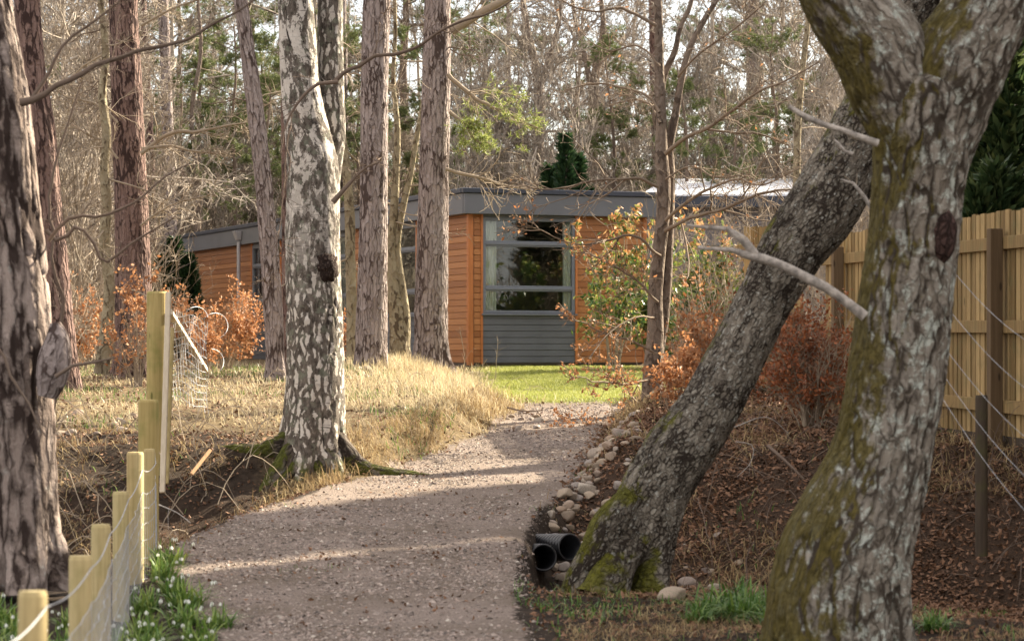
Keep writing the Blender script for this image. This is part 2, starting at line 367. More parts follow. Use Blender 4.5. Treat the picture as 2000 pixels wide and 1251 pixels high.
# ------------------------------------------------------------------ terrain
gY = [0, 8, 14.1, 18, 23, 28, 33.4, 43.7, 60, 90, 130, 260]
gZ = [-.35, -.22, 0, .2, .5, .8, 1.05, 1.28, 1.4, 2.6, 6.5, 20]
eY = [0, 9, 14.1, 16, 18, 20, 23, 26.6, 29.5, 31.5, 40]
eL = [-1.4, -1.4, -1.6, -2.05, -2.4, -2.1, -1.16, -.27, .0, .2, .9]
eR = [.5, .3, .06, .03, .06, .2, .62, .98, 1.22, 1.25, 1.3]
def path_mask(x, y, soft=.3):
    w = (n2(x, y, 1.7, 5) - .5) * .35
    l = np.interp(y, eY, eL) + w; r = np.interp(y, eY, eR) + w
    return sstep(-soft / 2, soft / 2, x - l) * sstep(-soft / 2, soft / 2, r - x) * (1 - sstep(30.2, 31.2, y + w * 3))
def side_z(x, y):
    ydl = 19.5 + .12 * (x + 2.4)
    L = np.interp(y - ydl, [-30, -5.5, -3, -1.4, -.5, .7, 1.6, 3.3, 6.5, 13.5, 24],
                  [-.35, 0, .05, -.15, -.95, -.9, -.1, .72, .95, 1.2, 1.3])
    ydr = 19.4 - .9 * np.clip(x - .6, 0, 4)
    Rr = np.interp(y - ydr, [-30, -6, -2.4, -.9, .4, 1.5, 3.1, 6.5, 13.5, 24],
                   [-.35, -.02, .0, -.16, -.16, .22, .80, .95, 1.2, 1.3])
    t = sstep(-1.2, -.2, x)
    z = L * (1 - t) + Rr * t
    far = np.interp(y, gY, gZ)
    return np.where(y > 43.7, far, z)
def H(x, y):
    x = np.asarray(x, float); y = np.asarray(y, float)
    g = np.interp(y, gY, gZ) + .03 * (n2(x, y, .8, 9) - .5)
    l = np.interp(y, eY, eL); r = np.interp(y, eY, eR)
    rs = np.interp(y, [14, 17, 19.6, 21.5], [.45, .12, .12, .45])
    m = sstep(-.5, .0, x - l) * sstep(-rs, .0, r - x)
    m = m * (1 - sstep(30, 33, y))
    # the pipe mouth bites into the path edge
    s = side_z(x, y)
    lawn = sstep(29.5, 32.5, y) * (1 - sstep(43.7, 50, y)) * sstep(-2.2, -.6, x) * (1 - sstep(2, 3.2, x))
    s = s * (1 - lawn) + (g + .0) * lawn - .10 * np.exp(-((x - .3) / 1.6) ** 2 - ((y - 35) / 1.8) ** 2)
    s = s + .24 * np.exp(-((x + 1.45) / .95) ** 2 - ((y - 34) / 3.2) ** 2)
    rough = .10 * (n2(x, y, 1.6, 3) - .5) + .05 * (n2(x, y, 6, 4) - .5)
    s = s + rough * (1 - .8 * lawn) * (1 + 1.0 * sstep(17, 19, y) * (1 - sstep(22, 24, y)))
    z = g * m + s * (1 - m)
    z = z + .012 * (n2(x, y, 9, 6) - .5)
    # ground scooped out at the mouths of the culvert pipes
    z = z - .17 * np.exp(-((x - .34) / .22) ** 2 - ((y - 18.3) / .5) ** 2)
    far = sstep(60, 90, y)
    return z + far * 1.5 * (n2(x, y, .03, 8) - .5)
def Hs(x, y): return float(H(np.array([x]), np.array([y]))[0])
def lawn_mask(x, y):
    w = (n2(x, y, 1.1, 12) - .5) * 1.0
    return sstep(30.3, 31.2, y + w) * (1 - sstep(44.5, 46, y)) * sstep(-.75, -.2, x + w * .6 - .0 * y) * (1 - sstep(1.9, 2.3, x + w * .5))
def straw_mask(x, y):
    left = sstep(21.2, 22.6, y - 2.4 * sstep(-1.9, -2.7, x) * 1.0 - .3 * (n2(x, y, .9, 13) - .5) * 6) * sstep(-14, -12, x) * (1 - sstep(.1, .6, x - .12 * (y - 27)))
    return np.clip(left, 0, 1) * (1 - sstep(60, 75, y))
def litter_mask(x, y):
    a = sstep(.2, .9, x) * sstep(16.5, 17.3, y + .9 * np.clip(x - .6, 0, 4)) * (1 - sstep(26, 34, y))
    b = sstep(17.6, 18.4, y) * (1 - sstep(21.3, 22.3, y)) * (1 - sstep(-2.6, -1.4, x)) * .6
    c = sstep(50, 60, y)
    return np.clip(a + b + c * .6, 0, 1)

def axis(lo, a, b, hi, fine, growth=1.12):
    v = list(np.arange(a, b + fine / 2, fine)); st = fine
    while v[-1] < hi: st = min(st * growth, 12); v.append(v[-1] + st)
    st = fine
    while v[0] > lo: st = min(st * growth, 12); v.insert(0, v[0] - st)
    return np.array(v)
xs = axis(-320, -4.2, 4.4, 320, .055); ys = axis(-60, 12.5, 45, 700, .075)
X, Y_ = np.meshgrid(xs, ys); Z = H(X, Y_)
V = np.stack([X, Y_, Z], -1).reshape(-1, 3)
ny, nx = X.shape
ii = (np.arange(ny - 1)[:, None] * nx + np.arange(nx - 1)[None, :]).ravel()
Q = np.stack([ii, ii + 1, ii + nx + 1, ii + nx], -1)
pm = path_mask(X, Y_, .35).ravel(); lm = lawn_mask(X, Y_).ravel()
smk = straw_mask(X, Y_).ravel(); ltm = litter_mask(X, Y_).ravel()
cat = np.where(pm[Q].mean(1) > .5, 1, np.where(lm[Q].mean(1) > .5, 2, 0))
for k, nm in enumerate(['ground', 'gravel_path', 'lawn']):
    q = Q[cat == k]; used, inv = np.unique(q, return_inverse=True)
    mb = MB(); mb.add(V[used], inv.reshape(-1, 4), a_path=pm[used], a_lawn=lm[used], a_straw=smk[used], a_litter=ltm[used])
    tag(mb.build(nm, M['ground'], smooth=True), kind='structure')

# ------------------------------------------------------------------ tubes, trunks, growth
def tubes(mb, P, Rr, s=3, mi=0, **kw):
    """P (n,k,3), Rr (n,k)"""
    n, k, _ = P.shape
    if n == 0: return
    T = unit(np.gradient(P, axis=1))
    ref = np.where(np.abs(T[:, :1, 2:3]) > .9, np.array([1., 0, 0]), np.array([0, 0, 1.]))
    ref = np.broadcast_to(ref, T.shape)
    U = unit(np.cross(T, ref)); W = np.cross(T, U)
    a = np.arange(s) / s * 2 * np.pi
    v = P[:, :, None, :] + Rr[:, :, None, None] * (np.cos(a)[:, None] * U[:, :, None, :] + np.sin(a)[:, None] * W[:, :, None, :])
    base = np.arange(n)[:, None, None] * (k * s) + np.arange(k - 1)[None, :, None] * s
    j = np.arange(s)[None, None, :]; j2 = (j + 1) % s
    f = np.stack([base + j, base + j2, base + s + j2, base + s + j], -1).reshape(-1, 4)
    mb.add(v.reshape(-1, 3), f, mi, **kw)
def grow(rg, P, Rr, m, lr, ang=(30, 70), k=4, rr=.012, up=.0, wob=.25, tmin=.25, taper=.25, lmin=0, rmax=.65, absL=None, flat=0):
    n, kk, _ = P.shape
    t = rg.uniform(tmin, .98, (n, m)); x = t * (kk - 1); i0 = np.minimum(x.astype(int), kk - 2); f = (x - i0)[..., None]
    ar = np.arange(n)[:, None]
    A = P[ar, i0]; Bp = P[ar, i0 + 1]; p = (A * (1 - f) + Bp * f).reshape(-1, 3)
    tan = unit(Bp - A).reshape(-1, 3)
    pr = (Rr[ar, i0] * (1 - f[..., 0]) + Rr[ar, i0 + 1] * f[..., 0]).ravel()
    Lp = np.linalg.norm(np.diff(P, axis=1), axis=-1).sum(1)
    L = ((Lp[:, None] * lr if absL is None else absL) * rg.uniform(.5, 1.2, (n, m)) * (1.25 - t * .65)).ravel()
    L = np.maximum(L, lmin)
    pv = rg.normal(size=(n * m, 3)); pv[:, 2] *= (1 - flat); pv = unit(np.cross(tan, pv)) if not flat else unit(pv - tan * (pv * tan).sum(-1, keepdims=True))
    a = np.radians(rg.uniform(ang[0], ang[1], n * m))[:, None]
    d = unit(np.cos(a) * tan + np.sin(a) * pv)
    pts = [p]; q = p
    for j in range(k - 1):
        d = unit(d + rg.normal(size=d.shape) * wob / (k - 1) ** .5 + np.array([0, 0, up / (k - 1)]))
        q = q + d * (L / (k - 1))[:, None]; pts.append(q)
    NP = np.stack(pts, 1)
    r0 = np.minimum(pr * rmax, L * rr)
    NR = r0[:, None] * np.linspace(1, taper, k)[None, :]
    return NP, NR
def leaf_quads(mb, rg, C, size, mi=0, asp=.55, nrm_up=0, fold=.15):
    n = len(C); a = unit(rg.normal(size=(n, 3)) * np.array([1, 1, 1 - .6 * nrm_up])); b = unit(np.cross(a, rg.normal(size=(n, 3)) * np.array([1, 1, 1 + 0 * nrm_up]) + np.array([0, 0, nrm_up * 3])))
    c = np.cross(a, b); s = (size * rg.uniform(.6, 1.25, n))[:, None]
    v = np.stack([C - a * s, C + b * s * asp + c * s * fold, C + a * s, C - b * s * asp + c * s * fold], 1)
    mb.add(v.reshape(-1, 3), np.arange(n * 4).reshape(-1, 4), mi)
def along(rg, P, n_per, jit=0.0, tmin=.1):
    n, k, _ = P.shape; t = rg.uniform(tmin, 1, (n, n_per)); x = t * (k - 1); i0 = np.minimum(x.astype(int), k - 2); f = (x - i0)[..., None]
    ar = np.arange(n)[:, None]; q = (P[ar, i0] * (1 - f) + P[ar, i0 + 1] * f).reshape(-1, 3)
    return q + rg.normal(size=q.shape) * jit
def needles(mb, rg, C, n_per, L, w, mi=0, up=.2):
    """tufts of needle blades round every centre"""
    C = np.repeat(C, n_per, 0); n = len(C); d = unit(rg.normal(size=(n, 3)) + np.array([0, 0, up])); s = unit(np.cross(d, rg.normal(size=(n, 3))))
    l = (L * rg.uniform(.6, 1.2, n))[:, None]; ww = w
    v = np.stack([C - s * ww, C + s * ww, C + d * l], 1)
    mb.add(v.reshape(-1, 3), np.arange(n * 3).reshape(-1, 3), mi)
def blades(mb, rg, B, L, w, lean=.5, mi=0, k=3, droop=.6, dirs=None):
    """curved grass blades rooted at B"""
    n = len(B); az = rg.uniform(0, 2 * np.pi, n); h = np.stack([np.cos(az), np.sin(az), 0 * az], -1)
    if dirs is not None: h = unit(h * .6 + dirs); h[:, 2] = 0
    l = (L * rg.uniform(.5, 1.3, n))[:, None]; ln = rg.uniform(.1, 1, n)[:, None] * lean
    s = np.stack([-np.sin(az), np.cos(az), 0 * az], -1); ww = (w * rg.uniform(.6, 1.3, n))[:, None]
    vs = []
    for j in range(k):
        t = j / k; c = B + l * (np.array([0, 0, 1.]) * (t - droop * ln * t * t) + h * (ln * t * (1 + t) * .7))
        vs += [c - s * ww * (1 - .5 * t), c + s * ww * (1 - .5 * t)]
    t = 1; vs.append(B + l * (np.array([0, 0, 1.]) * (t - droop * ln) + h * (ln * 1.4)))
    nv = len(vs); v = np.stack(vs, 1).reshape(-1, 3); o = np.arange(n)[:, None] * nv
    for j in range(k - 1):
        a = 2 * j; q = np.concatenate([o + a, o + a + 1, o + a + 3, o + a + 2], 1)
        if j == 0: st = mb.n; mb.add(v, q, mi)
        else: mb.f[4].append(q + st); mb.mi[4].append(np.full(n, mi))
    a = 2 * (k - 1); q = np.concatenate([o + a, o + a + 1, o + a + 2], 1); mb.f[3].append(q + st); mb.mi[3].append(np.full(n, mi))

def spline(pts, step):
    pts = np.asarray(pts, float); d = np.r_[0, np.cumsum(np.linalg.norm(np.diff(pts[:, :3], axis=0), axis=1))]
    n = max(4, int(d[-1] / step)); s = np.linspace(0, d[-1], n)
    out = np.empty((n, pts.shape[1]))
    m = np.gradient(pts, d, axis=0)
    i = np.clip(np.searchsorted(d, s, side='right') - 1, 0, len(d) - 2); h = (d[i + 1] - d[i]); t = (s - d[i]) / h
    t = t[:, None]; h = h[:, None]
    out = (2 * t ** 3 - 3 * t ** 2 + 1) * pts[i] + (t ** 3 - 2 * t ** 2 + t) * h * m[i] + (-2 * t ** 3 + 3 * t ** 2) * pts[i + 1] + (t ** 3 - t ** 2) * h * m[i + 1]
    return out, s
def trunk(mb, pts, style='pine', step=.03, sides=72, seed=0, depth=.016, scale=(13, 13, 3.0), flare=0, lobes=5, lump=.06, moss_base=0, base_z=None, dents=()):
    """pts rows (x,y,z,radius): one detailed bark-covered stem"""
    S, s = spline(pts, step); P = S[:, :3]; Rd = S[:, 3]; n = len(P)
    T = unit(np.gradient(P, axis=0)); ref = np.array([0., 1., 0.]); U = unit(np.cross(T, ref)); W = np.cross(U, T)   # U to the side, W along view
    a = np.arange(sides) / sides * 2 * np.pi
    ca, sa = np.cos(a)[None, :], np.sin(a)[None, :]
    Rg = np.broadcast_to(Rd[:, None], (n, sides)).copy(); S2 = np.broadcast_to(s[:, None], (n, sides))
    tc = np.stack([ca * Rg, sa * Rg, S2], -1)
    if flare:
        fz = np.exp(-s / flare)[:, None]
        Rg = Rg * (1 + fz * (.30 * np.cos(lobes * a + seed)[None, :] + .18 * np.cos((lobes + 3) * a + 2 * seed)[None, :]))
    Rg = Rg * (1 + lump * 2 * (fbm(tc * np.array([3, 3, 1.6]) + seed * 7.3, 3, seed) - .5))
    warp = (fbm(tc * 6 + 5, 2, seed + 50) - .5)[..., None] * np.array([.05, .05, .12])
    sc3 = np.array(scale)
    q = (tc + warp * 1.6) * sc3 + seed * 3.1
    r1 = np.abs(2 * fbm(q * .62, 3, seed + 3) - 1) * 2.0          # wandering fissures
    _, cr = voro(q * np.array([.8, .8, .9]), seed)
    cr = np.clip(cr / .38, 0, 1)
    crk = np.clip(np.minimum(r1 / .30, .35 + .65 * cr + .5 * r1), 0, 1)
    wk = sstep(.30, .62, fbm(tc * np.array([4, 4, 1.5]) + 11 + seed, 3, seed + 9))
    crk = 1 - (1 - crk) * (.45 + .55 * wk)
    dep = depth if np.isscalar(depth) else np.interp(s, depth[0], depth[1])[:, None]
    Rg = Rg - dep * (1 - sstep(0, .75, crk)) + dep * .7 * (fbm(tc * np.array([38, 38, 14]), 2, seed) - .5)
    for (ds, da, rs, ra, dd) in dents:
        da_ = np.abs((a - da + np.pi) % (2 * np.pi) - np.pi)
        Rg = Rg - dd * np.exp(-((s - ds) / rs)[:, None] ** 2 - (da_ / ra)[None, :] ** 2)
    v = P[:, None, :] + Rg[..., None] * (ca[..., None] * U[:, None, :] + sa[..., None] * W[:, None, :])
    j = np.arange(sides); j2 = (j + 1) % sides; b = np.arange(n - 1)[:, None] * sides
    f = np.stack([b + j, b + j2, b + sides + j2, b + sides + j], -1).reshape(-1, 4)
    ms = np.broadcast_to((moss_base * np.exp(-s / .5))[:, None], (n, sides))
    mb.add(v.reshape(-1, 3), f, tc=tc.reshape(-1, 3), crk=crk.ravel(), moss=ms.ravel(), hgt=S2.ravel() / 3.0)
    return P, Rd
def rows(rws, Y, dY=0, top=None):
    """photo rows (px,py,width px) at distance Y -> stem points with radius"""
    o = []
    for i, (px, py, w) in enumerate(rws):
        y = Y + dY * i / max(1, len(rws) - 1); p = PX(px, py, y); o.append([*p, w / F * y / 2])
    return np.array(o)
def poly(pts, k=None, step=.15):
    S, s = spline(pts, step); return S[None, :, :3], S[None, :, 3]


# ------------------------------------------------------------------ the cabin
HC = np.array([(917 - 1000) / F * 44, 44.0, 1.35]); HA = math.atan2(.368, .93)
ux, uy = math.cos(HA), math.sin(HA)
def fs(px):      # distance along the front wall that a photo column meets
    k = (px - 1000) / F; return (k * HC[1] - HC[0]) / (ux - k * uy)
def ws(px):      # distance along the side wall
    k = (px - 1000) / F; return (k * HC[1] - HC[0]) / (-uy - k * ux)
house = thing('cabin', 'low flat-roofed cabin clad in orange cedar boards with grey fascia behind the trees', 'cabin', tuple(HC), HA)
def zf(py): return EYE + (HOR - py) / F * 44.4 - HC[2]
Z_TOP, Z_FAS, Z_WALL = 4.33 - 1.35, 3.905 - 1.35, 3.905 - 1.35
LW = ws(372) + .05; FW = fs(1262)
def clad(mb, face, s0, s1, z0, z1, depth=0.0):
    """lapped boards between s0..s1 and z0..z1 on face 'front' (y=0, outward -y) or 'side' (x=0, outward -x)"""
    k0 = math.floor(z0 / BP); prof = []
    z = z0; prof.append((0.0, z0))
    k = k0
    while k * BP < z1:
        a, b = max(z0, k * BP), min(z1, (k + 1) * BP)
        if b - a > .012:
            prof += [(.006, a), (.006, a + .006), (.026, a + .009), (.021, b - .002)]
        k += 1
    prof.append((0.0, z1)); n = len(prof)
    prof = np.array(prof); nseg = max(1, int((s1 - s0) / .6)); ss = np.linspace(s0, s1, nseg + 1)
    V = []
    for q in ss:
        o = -(prof[:, 0] + depth)
        if face == 'front': V.append(np.stack([np.full(n, q), o, prof[:, 1]], 1))
        else: V.append(np.stack([o, np.full(n, q), prof[:, 1]], 1))
    V = np.concatenate(V); f = []
    for i in range(nseg):
        for j in range(n - 1): f.append((i * n + j, i * n + j + 1, (i + 1) * n + j + 1, (i + 1) * n + j))
    mb.add(V, f)
def hbox(mb, face, s0, s1, d0, d1, z0, z1):
    if face == 'front': mb.box(s0, s1, -d1, -d0, z0, z1)
    else: mb.box(-d1, -d0, s0, s1, z0, z1)
zG0, zG1 = zf(612), zf(431)
WIN_F = (fs(942), fs(1122))
WIN_S = [(ws(550), ws(495)), (ws(684), ws(640)), (ws(816), ws(738))]
for a, b in ((.075, WIN_F[0] - .03), (WIN_F[1] + .04, FW - .06)):
    cf = MB(); clad(cf, 'front', a, b, 0.0, Z_WALL); cf.build('front_wall', M['clad_x'], house)
gp = MB(); clad(gp, 'front', WIN_F[0], WIN_F[1], 0.0, zG0 - .03)
cuts = [.075] + [q for w in sorted([(min(a, b), max(a, b)) for a, b in WIN_S]) for q in w] + [LW - .2]
for i in range(0, len(cuts), 2):
    cs = MB(); clad(cs, 'side', cuts[i] + (.05 if i else 0), cuts[i + 1] - .05, 0.0, Z_WALL); cs.build('side_wall', M['clad_y'], house)
for a, b in WIN_S:
    gs = MB(); clad(gs, 'side', min(a, b), max(a, b), 0.0, zG0 - .03); gs.build('grey_panel', M['grey_clad'], house)
gp.build('grey_panel', M['grey_clad'], house)
def trimb(*a):
    t_ = MB(); hbox(t_, *a); t_.build('corner_trim', M['trim'], house)
tr = MB(); tr.box(-.034, .06, -.036, .06, -.04, Z_WALL); tr.build('corner_trim', M['trim'], house)
trimb('front', WIN_F[0] - .035, WIN_F[0] - .002, 0, .045, -.02, Z_WALL)
trimb('front', WIN_F[1] + .002, WIN_F[1] + .045, 0, .045, -.02, Z_WALL)
trimb('front', FW - .07, FW, 0, .04, -.02, Z_WALL)
for a, b in WIN_S:
    a, b = min(a, b), max(a, b)
    trimb('side', a - .06, a - .002, 0, .045, -.02, Z_WALL); trimb('side', b + .002, b + .06, 0, .045, -.02, Z_WALL)
trimb('side', LW - .2, LW - .1, 0, .04, -.02, Z_WALL)
# shell, floor, plinth
sh = MB(); D = 5.5
sh.box(.01, FW - .01, LW - .35, LW - .15, -.3, Z_WALL)                       # back
sh.box(FW - .14, FW - .01, .16, LW - .35, -.3, Z_WALL)                       # right side
sh.box(.02, FW - .14, .16, LW - .35, -.06, .02)                              # floor
sh.box(.02, FW - .14, .16, LW - .35, Z_WALL - .02, Z_WALL + .03)
for face, wins, end in (('front', [WIN_F], FW - .01), ('side', [(min(a, b), max(a, b)) for a, b in WIN_S], LW - .15)):
    q = .002
    for a, b in sorted(wins):
        hbox(sh, face, q, a, -.14, -.004, -.02, Z_WALL); hbox(sh, face, a, b, -.14, -.004, -.02, zG0); hbox(sh, face, a, b, -.14, -.004, zG1, Z_WALL); q = b
    hbox(sh, face, q, end, -.14, -.004, -.02, Z_WALL)
sh.box(.3, FW - .2, 3.6, 3.7, .03, Z_WALL - .03)                             # partition behind the front room
sh.build('inner_wall', M['inner'], house)
pl = MB(); pl.box(.03, FW - .03, .03, LW - .25, -.6, -.045); pl.build('plinth', M['plinth'], house)
rf = MB(); rf.box(-.10, FW + .12, -.12, LW + .0, Z_FAS + .06, Z_TOP - .02); rf.build('roof', M['navy'], house)
fa = MB()
fa.box(-.16, FW + .18, -.19, -.12, Z_FAS, Z_TOP - .075); fa.box(-.17, -.10, -.12, LW + .06, Z_FAS, Z_TOP - .075)
fa.box(-.10, FW, -.12, 0, Z_FAS, Z_FAS + .02); fa.box(-.10, 0, 0, LW, Z_FAS, Z_FAS + .02)
fa.build('fascia', M['fascia'], house, bevel=.006)
ed = MB(); ed.box(-.20, FW + .22, -.23, -.10, Z_TOP - .072, Z_TOP + .015); ed.box(-.21, -.09, -.10, LW + .1, Z_TOP - .072, Z_TOP + .015)
ed.build('roof_edge', M['navy'], house, bevel=.012)
def window(face, s0, s1, curtains, rails):
    s0, s1 = min(s0, s1), max(s0, s1); fr = MB(); w = .055
    e = .001
    hbox(fr, face, s0 + e, s0 + w, -.06, .03, zG0, zG1 + .05); hbox(fr, face, s1 - w, s1 - e, -.06, .03, zG0, zG1 + .05)
    hbox(fr, face, s0 + w, s1 - w, -.06, .028, zG1 - .012, zG1 + .05); hbox(fr, face, s0 + w, s1 - w, -.06, .028, zG0, zG0 + .05)
    for za, zb, d in rails: hbox(fr, face, s0 + w, s1 - w, -.06, .022 + d, za, zb)
    hbox(fr, face, s0 + e, s1 - e, -.06, .010, zG1 + .052, Z_WALL - .002)
    o = fr.build('window', M['frame'], house, bevel=.005)
    g = MB(); hbox(g, face, s0 + .03, s1 - .03, -.012, -.006, zG0 + .02, zG1 - .002); g.build('pane', M['glass'], o)
    sl = MB(); hbox(sl, face, s0 - .03, s1 + .03, .0, .075, zG0 - .032, zG0 - .004); sl.build('sill', M['frame'], o, bevel=.004)
    for a, b in curtains:
        c = MB(); n = 60; q = np.linspace(a, b, n); d = .040 + .014 * np.sin(q * 95 + 1.5 * np.sin(q * 21)); V = []
        for z in np.linspace(.1, zG1 + .02, 8):
            jj = d + .004 * np.sin(z * 3)
            V.append(np.stack([q, jj, np.full(n, z)], 1) if face == 'front' else np.stack([jj, q, np.full(n, z)], 1))
        V = np.concatenate(V); f = [(i * n + j, i * n + j + 1, (i + 1) * n + j + 1, (i + 1) * n + j) for i in range(7) for j in range(n - 1)]
        c.add(V, f); co_ = c.build('curtain', M['curtain'], o, smooth=True)
        co_.modifiers.new('thick', 'SOLIDIFY').thickness = .004
    return o
rl = [(zf(482), zf(471), .0), (zf(479), zf(474), .018), (zf(569), zf(558), 0.), (zf(566), zf(562), .016)]
window('front', *WIN_F, [(fs(944), fs(971)), (fs(1101), fs(1117))], rl)
for i, (a, b) in enumerate(WIN_S):
    a, b = min(a, b), max(a, b)
    window('side', a, b, [(a + .05, a + .5 * (b - a))] if i == 1 else ([(b - .45, b - .05)] if i == 2 else []), rl)
# downpipe with a hopper
dp = MB(); q = ws(484)
P_ = np.array([[[-.21, q, z] for z in (-.05, .8, 1.6, Z_FAS + .06)]]); tubes(dp, P_, np.full((1, 4), .042), 14)
dpo = dp.build('downpipe', M['pipe_grey'], house, smooth=True)
hp = MB(); hp.hexa([(-.175 - dx, q + dy, z) for z, k in ((Z_FAS + .10, .6), (Z_FAS + .30, 1)) for dy in (-.14 * k, .14 * k) for dx in (0, .15 * k)])
hp.build('hopper', M['pipe_grey'], dpo, bevel=.008)

# ------------------------------------------------------------------ second building with a bright metal roof
def PXg(px, py, Y): return PX(px, py, Y)
b2o = PX(1480, 680, 62); b2 = thing('outbuilding', 'low building with a bright sheet metal roof behind the leaning trunk and the fence', 'building', (float(b2o[0]), 62, 1.4), R(-1))
x0, x1 = PX(1250, 0, 62)[0] - b2o[0], PX(1790, 0, 62)[0] - b2o[0]
m = MB(); m.hexa([(x0, -.4, 3.78), (x1 + .3, -.4, 3.78), (x0 + .9, 6.2, 4.60), (x1 - .6, 6.2, 4.60), (x0, -.4, 3.90), (x1 + .3, -.4, 3.90), (x0 + .9, 6.2, 4.72), (x1 - .6, 6.2, 4.72)])
m.build('roof', M['roofmetal'], b2)
m = MB(); m.box(x0 - .02, x1 + .32, -.46, -.405, 3.6, 3.86); m.build('fascia', M['navy'], b2)
m = MB(); m.box(x0 + .2, x1, 0, 6, -.8, 3.76); m.build('wall', M['slate'], b2)
m = MB(); m.box(PX(1368, 0, 62)[0] - b2o[0], PX(1442, 0, 62)[0] - b2o[0], -.05, .0, 1.0, 2.75)
wi = m.build('window', M['frame'], b2); g = MB(); g.box(PX(1374, 0, 62)[0] - b2o[0], PX(1436, 0, 62)[0] - b2o[0], -.065, -.052, 1.06, 2.7); g.build('pane', M['glass'], wi)
po = PX(1205, 680, 58); b3 = thing('porch', 'small lean-to porch with a pale metal roof just right of the cabin roof edge', 'porch', (float(po[0]), 58, 1.4))
m = MB(); m.hexa([(-.6, -.3, 3.50), (.62, -.3, 3.50), (-.5, 3, 3.72), (.5, 3, 3.72), (-.6, -.3, 3.56), (.62, -.3, 3.56), (-.5, 3, 3.80), (.5, 3, 3.80)]); m.build('roof', M['roofmetal'], b3)
m = MB(); m.box(-.45, .5, 0, 2.8, -.5, 3.49); m.build('wall', M['slate'], b3)
m = MB(); m.box(-.62, .64, -.34, -.302, 3.38, 3.55); m.build('fascia', M['navy'], b3)

# ------------------------------------------------------------------ boarded fence on the right
fd = np.array([3.22 - 3.95, 24.4 - 19.0]); flen = np.linalg.norm(fd); fd = fd / flen; fang = math.atan2(fd[1], fd[0])
fo = np.array([4.25, 16.8]); 
def fence_run(name, label, o2, length, z0, z1, h, first_post=.3):
    th = thing(name, label, 'fence', (o2[0], o2[1], z0), fang)
    n = int(length / .122); bd = MB(); rgf = np.random.default_rng(5)
    for i in range(n):
        a = i * .122; zg = (z1 - z0) * a / length; j = rgf.uniform(-.012, .012); d = rgf.uniform(-.004, .004)
        bd.box(a + .005, a + .097 + rgf.uniform(-.004, .006), -.035 + d, -.015 + d, zg + .05, zg + h + j)
    # local -y of the fence is the far (outer) side, +y faces the camera side
    bd.build('boarding', M['fence'], th)
    for k, zr in enumerate((h - .25, h * .5 - .0, .28)):
        r = MB(); L = length
        r.hexa([(0, -.014, zr - .05), (L, -.014, zr - .05 + z1 - z0), (0, .03, zr - .05), (L, .03, zr - .05 + z1 - z0),
                (0, -.014, zr + .05), (L, -.014, zr + .05 + z1 - z0), (0, .03, zr + .05), (L, .03, zr + .05 + z1 - z0)])
        r.build('rail', M['fence'], th, bevel=.004)
    a = first_post
    while a < length:
        p = MB(); zg = (z1 - z0) * a / length; p.box(a - .05, a + .05, .031, .131, zg - .35, zg + h - .14)
        p.build('post', M['fencepost'], th, bevel=.006); a += 2.35
    gb = MB(); gb.hexa([(0, -.05, -.35), (length, -.05, -.35 + z1 - z0), (0, -.012, -.35), (length, -.012, -.35 + z1 - z0), (0, -.05, .045), (length, -.05, .045 + z1 - z0), (0, -.012, .045), (length, -.012, .045 + z1 - z0)])
    gb.build('gravel_board', M['oldpost'], th)
    return th
fence_run('board_fence', 'near tall fence of yellowish upright boards with dark square posts right of the forked tree', fo, 8.7, .84, .92, 1.80, first_post=3.13)
f2 = fo + fd * 9.6
fence_run('board_fence', 'far stretch of upright board fence seen small left of the leaning trunk', f2, 2.8, 1.06, 1.18, 1.80, first_post=.9)

# ------------------------------------------------------------------ wire fence on the left
def stake(Y, px, py, wpx, base, label, half=True, mat='post', name='fence_stake', group=None, lean=0.0):
    p = PX(px, py, Y); r = wpx / F * Y / 2; m = MB(); n = 22
    a = np.linspace(0, 2 * np.pi, n, endpoint=False); cx, cy = np.cos(a) * r, np.sin(a) * r
    if half: cy = np.where(cy > .25 * r, .25 * r, cy)
    zs = [0, (p[2] - base) * .33, (p[2] - base) * .66, p[2] - base - .02, p[2] - base - .004]; sc = [1.02, 1.01, 1, 1, .90]
    V = np.concatenate([np.stack([cx * k + lean * z, cy * k, np.full(n, z)], 1) for z, k in zip(zs, sc)])
    j = np.arange(n); j2 = (j + 1) % n
    for i in range(4): m.add(V, np.stack([i * n + j, i * n + j2, (i + 1) * n + j2, (i + 1) * n + j], 1)) if i == 0 else m.f[4].append(np.stack([i * n + j, i * n + j2, (i + 1) * n + j2, (i + 1) * n + j], 1)) or m.mi[4].append(np.zeros(n, int))
    c = m.n; m.add(np.array([[lean * zs[-1], 0, zs[-1] + .002]]), np.zeros((0, 3), int)); top = 4 * n
    m.f[3].append(np.stack([top + j, top + j2, np.full(n, c)], 1)); m.mi[3].append(np.zeros(n, int))
    o = m.build(name, M[mat]); o.location = (float(p[0] - lean * (p[2] - base)), Y, base); o.rotation_euler.z = .15
    return tag(o, label, 'fence post', group), p
SG = 'half-round stakes of the wire fence'
stakes = [
 (7.9, 64, 1150, 57, -.6, 'nearest half-round stake of the wire fence, cut by the bottom left of the photo'),
 (10.2, 157, 1082, 45, -.5, 'second nearest half-round stake of the wire fence'),
 (12.3, 197, 1021, 38, -.4, 'third nearest half-round stake, right of and behind the second, in the wire fence'),
 (15.0, 236, 958, 32, -.4, 'fourth half-round stake, beside the furrowed trunk foot, in the wire fence'),
 (16.6, 264, 881, 33, -.4, 'tall flat-topped half-round stake just in front of the slimmer one at the ditch'),
 (17.6, 292, 875, 22, -.5, 'slim stake right behind the flat-topped stake at the ditch'),
]
sp = []
for (Y, px, py, w, b, lab) in stakes:
    o, p = stake(Y, px, py, w, b, lab, group=SG); sp.append(p)
_, p7 = stake(18.6, 290, 779, 40, -.6, 'round greenish post with mossy flat top standing below the big strainer post', half=False, mat='postgreen', name='round_post')
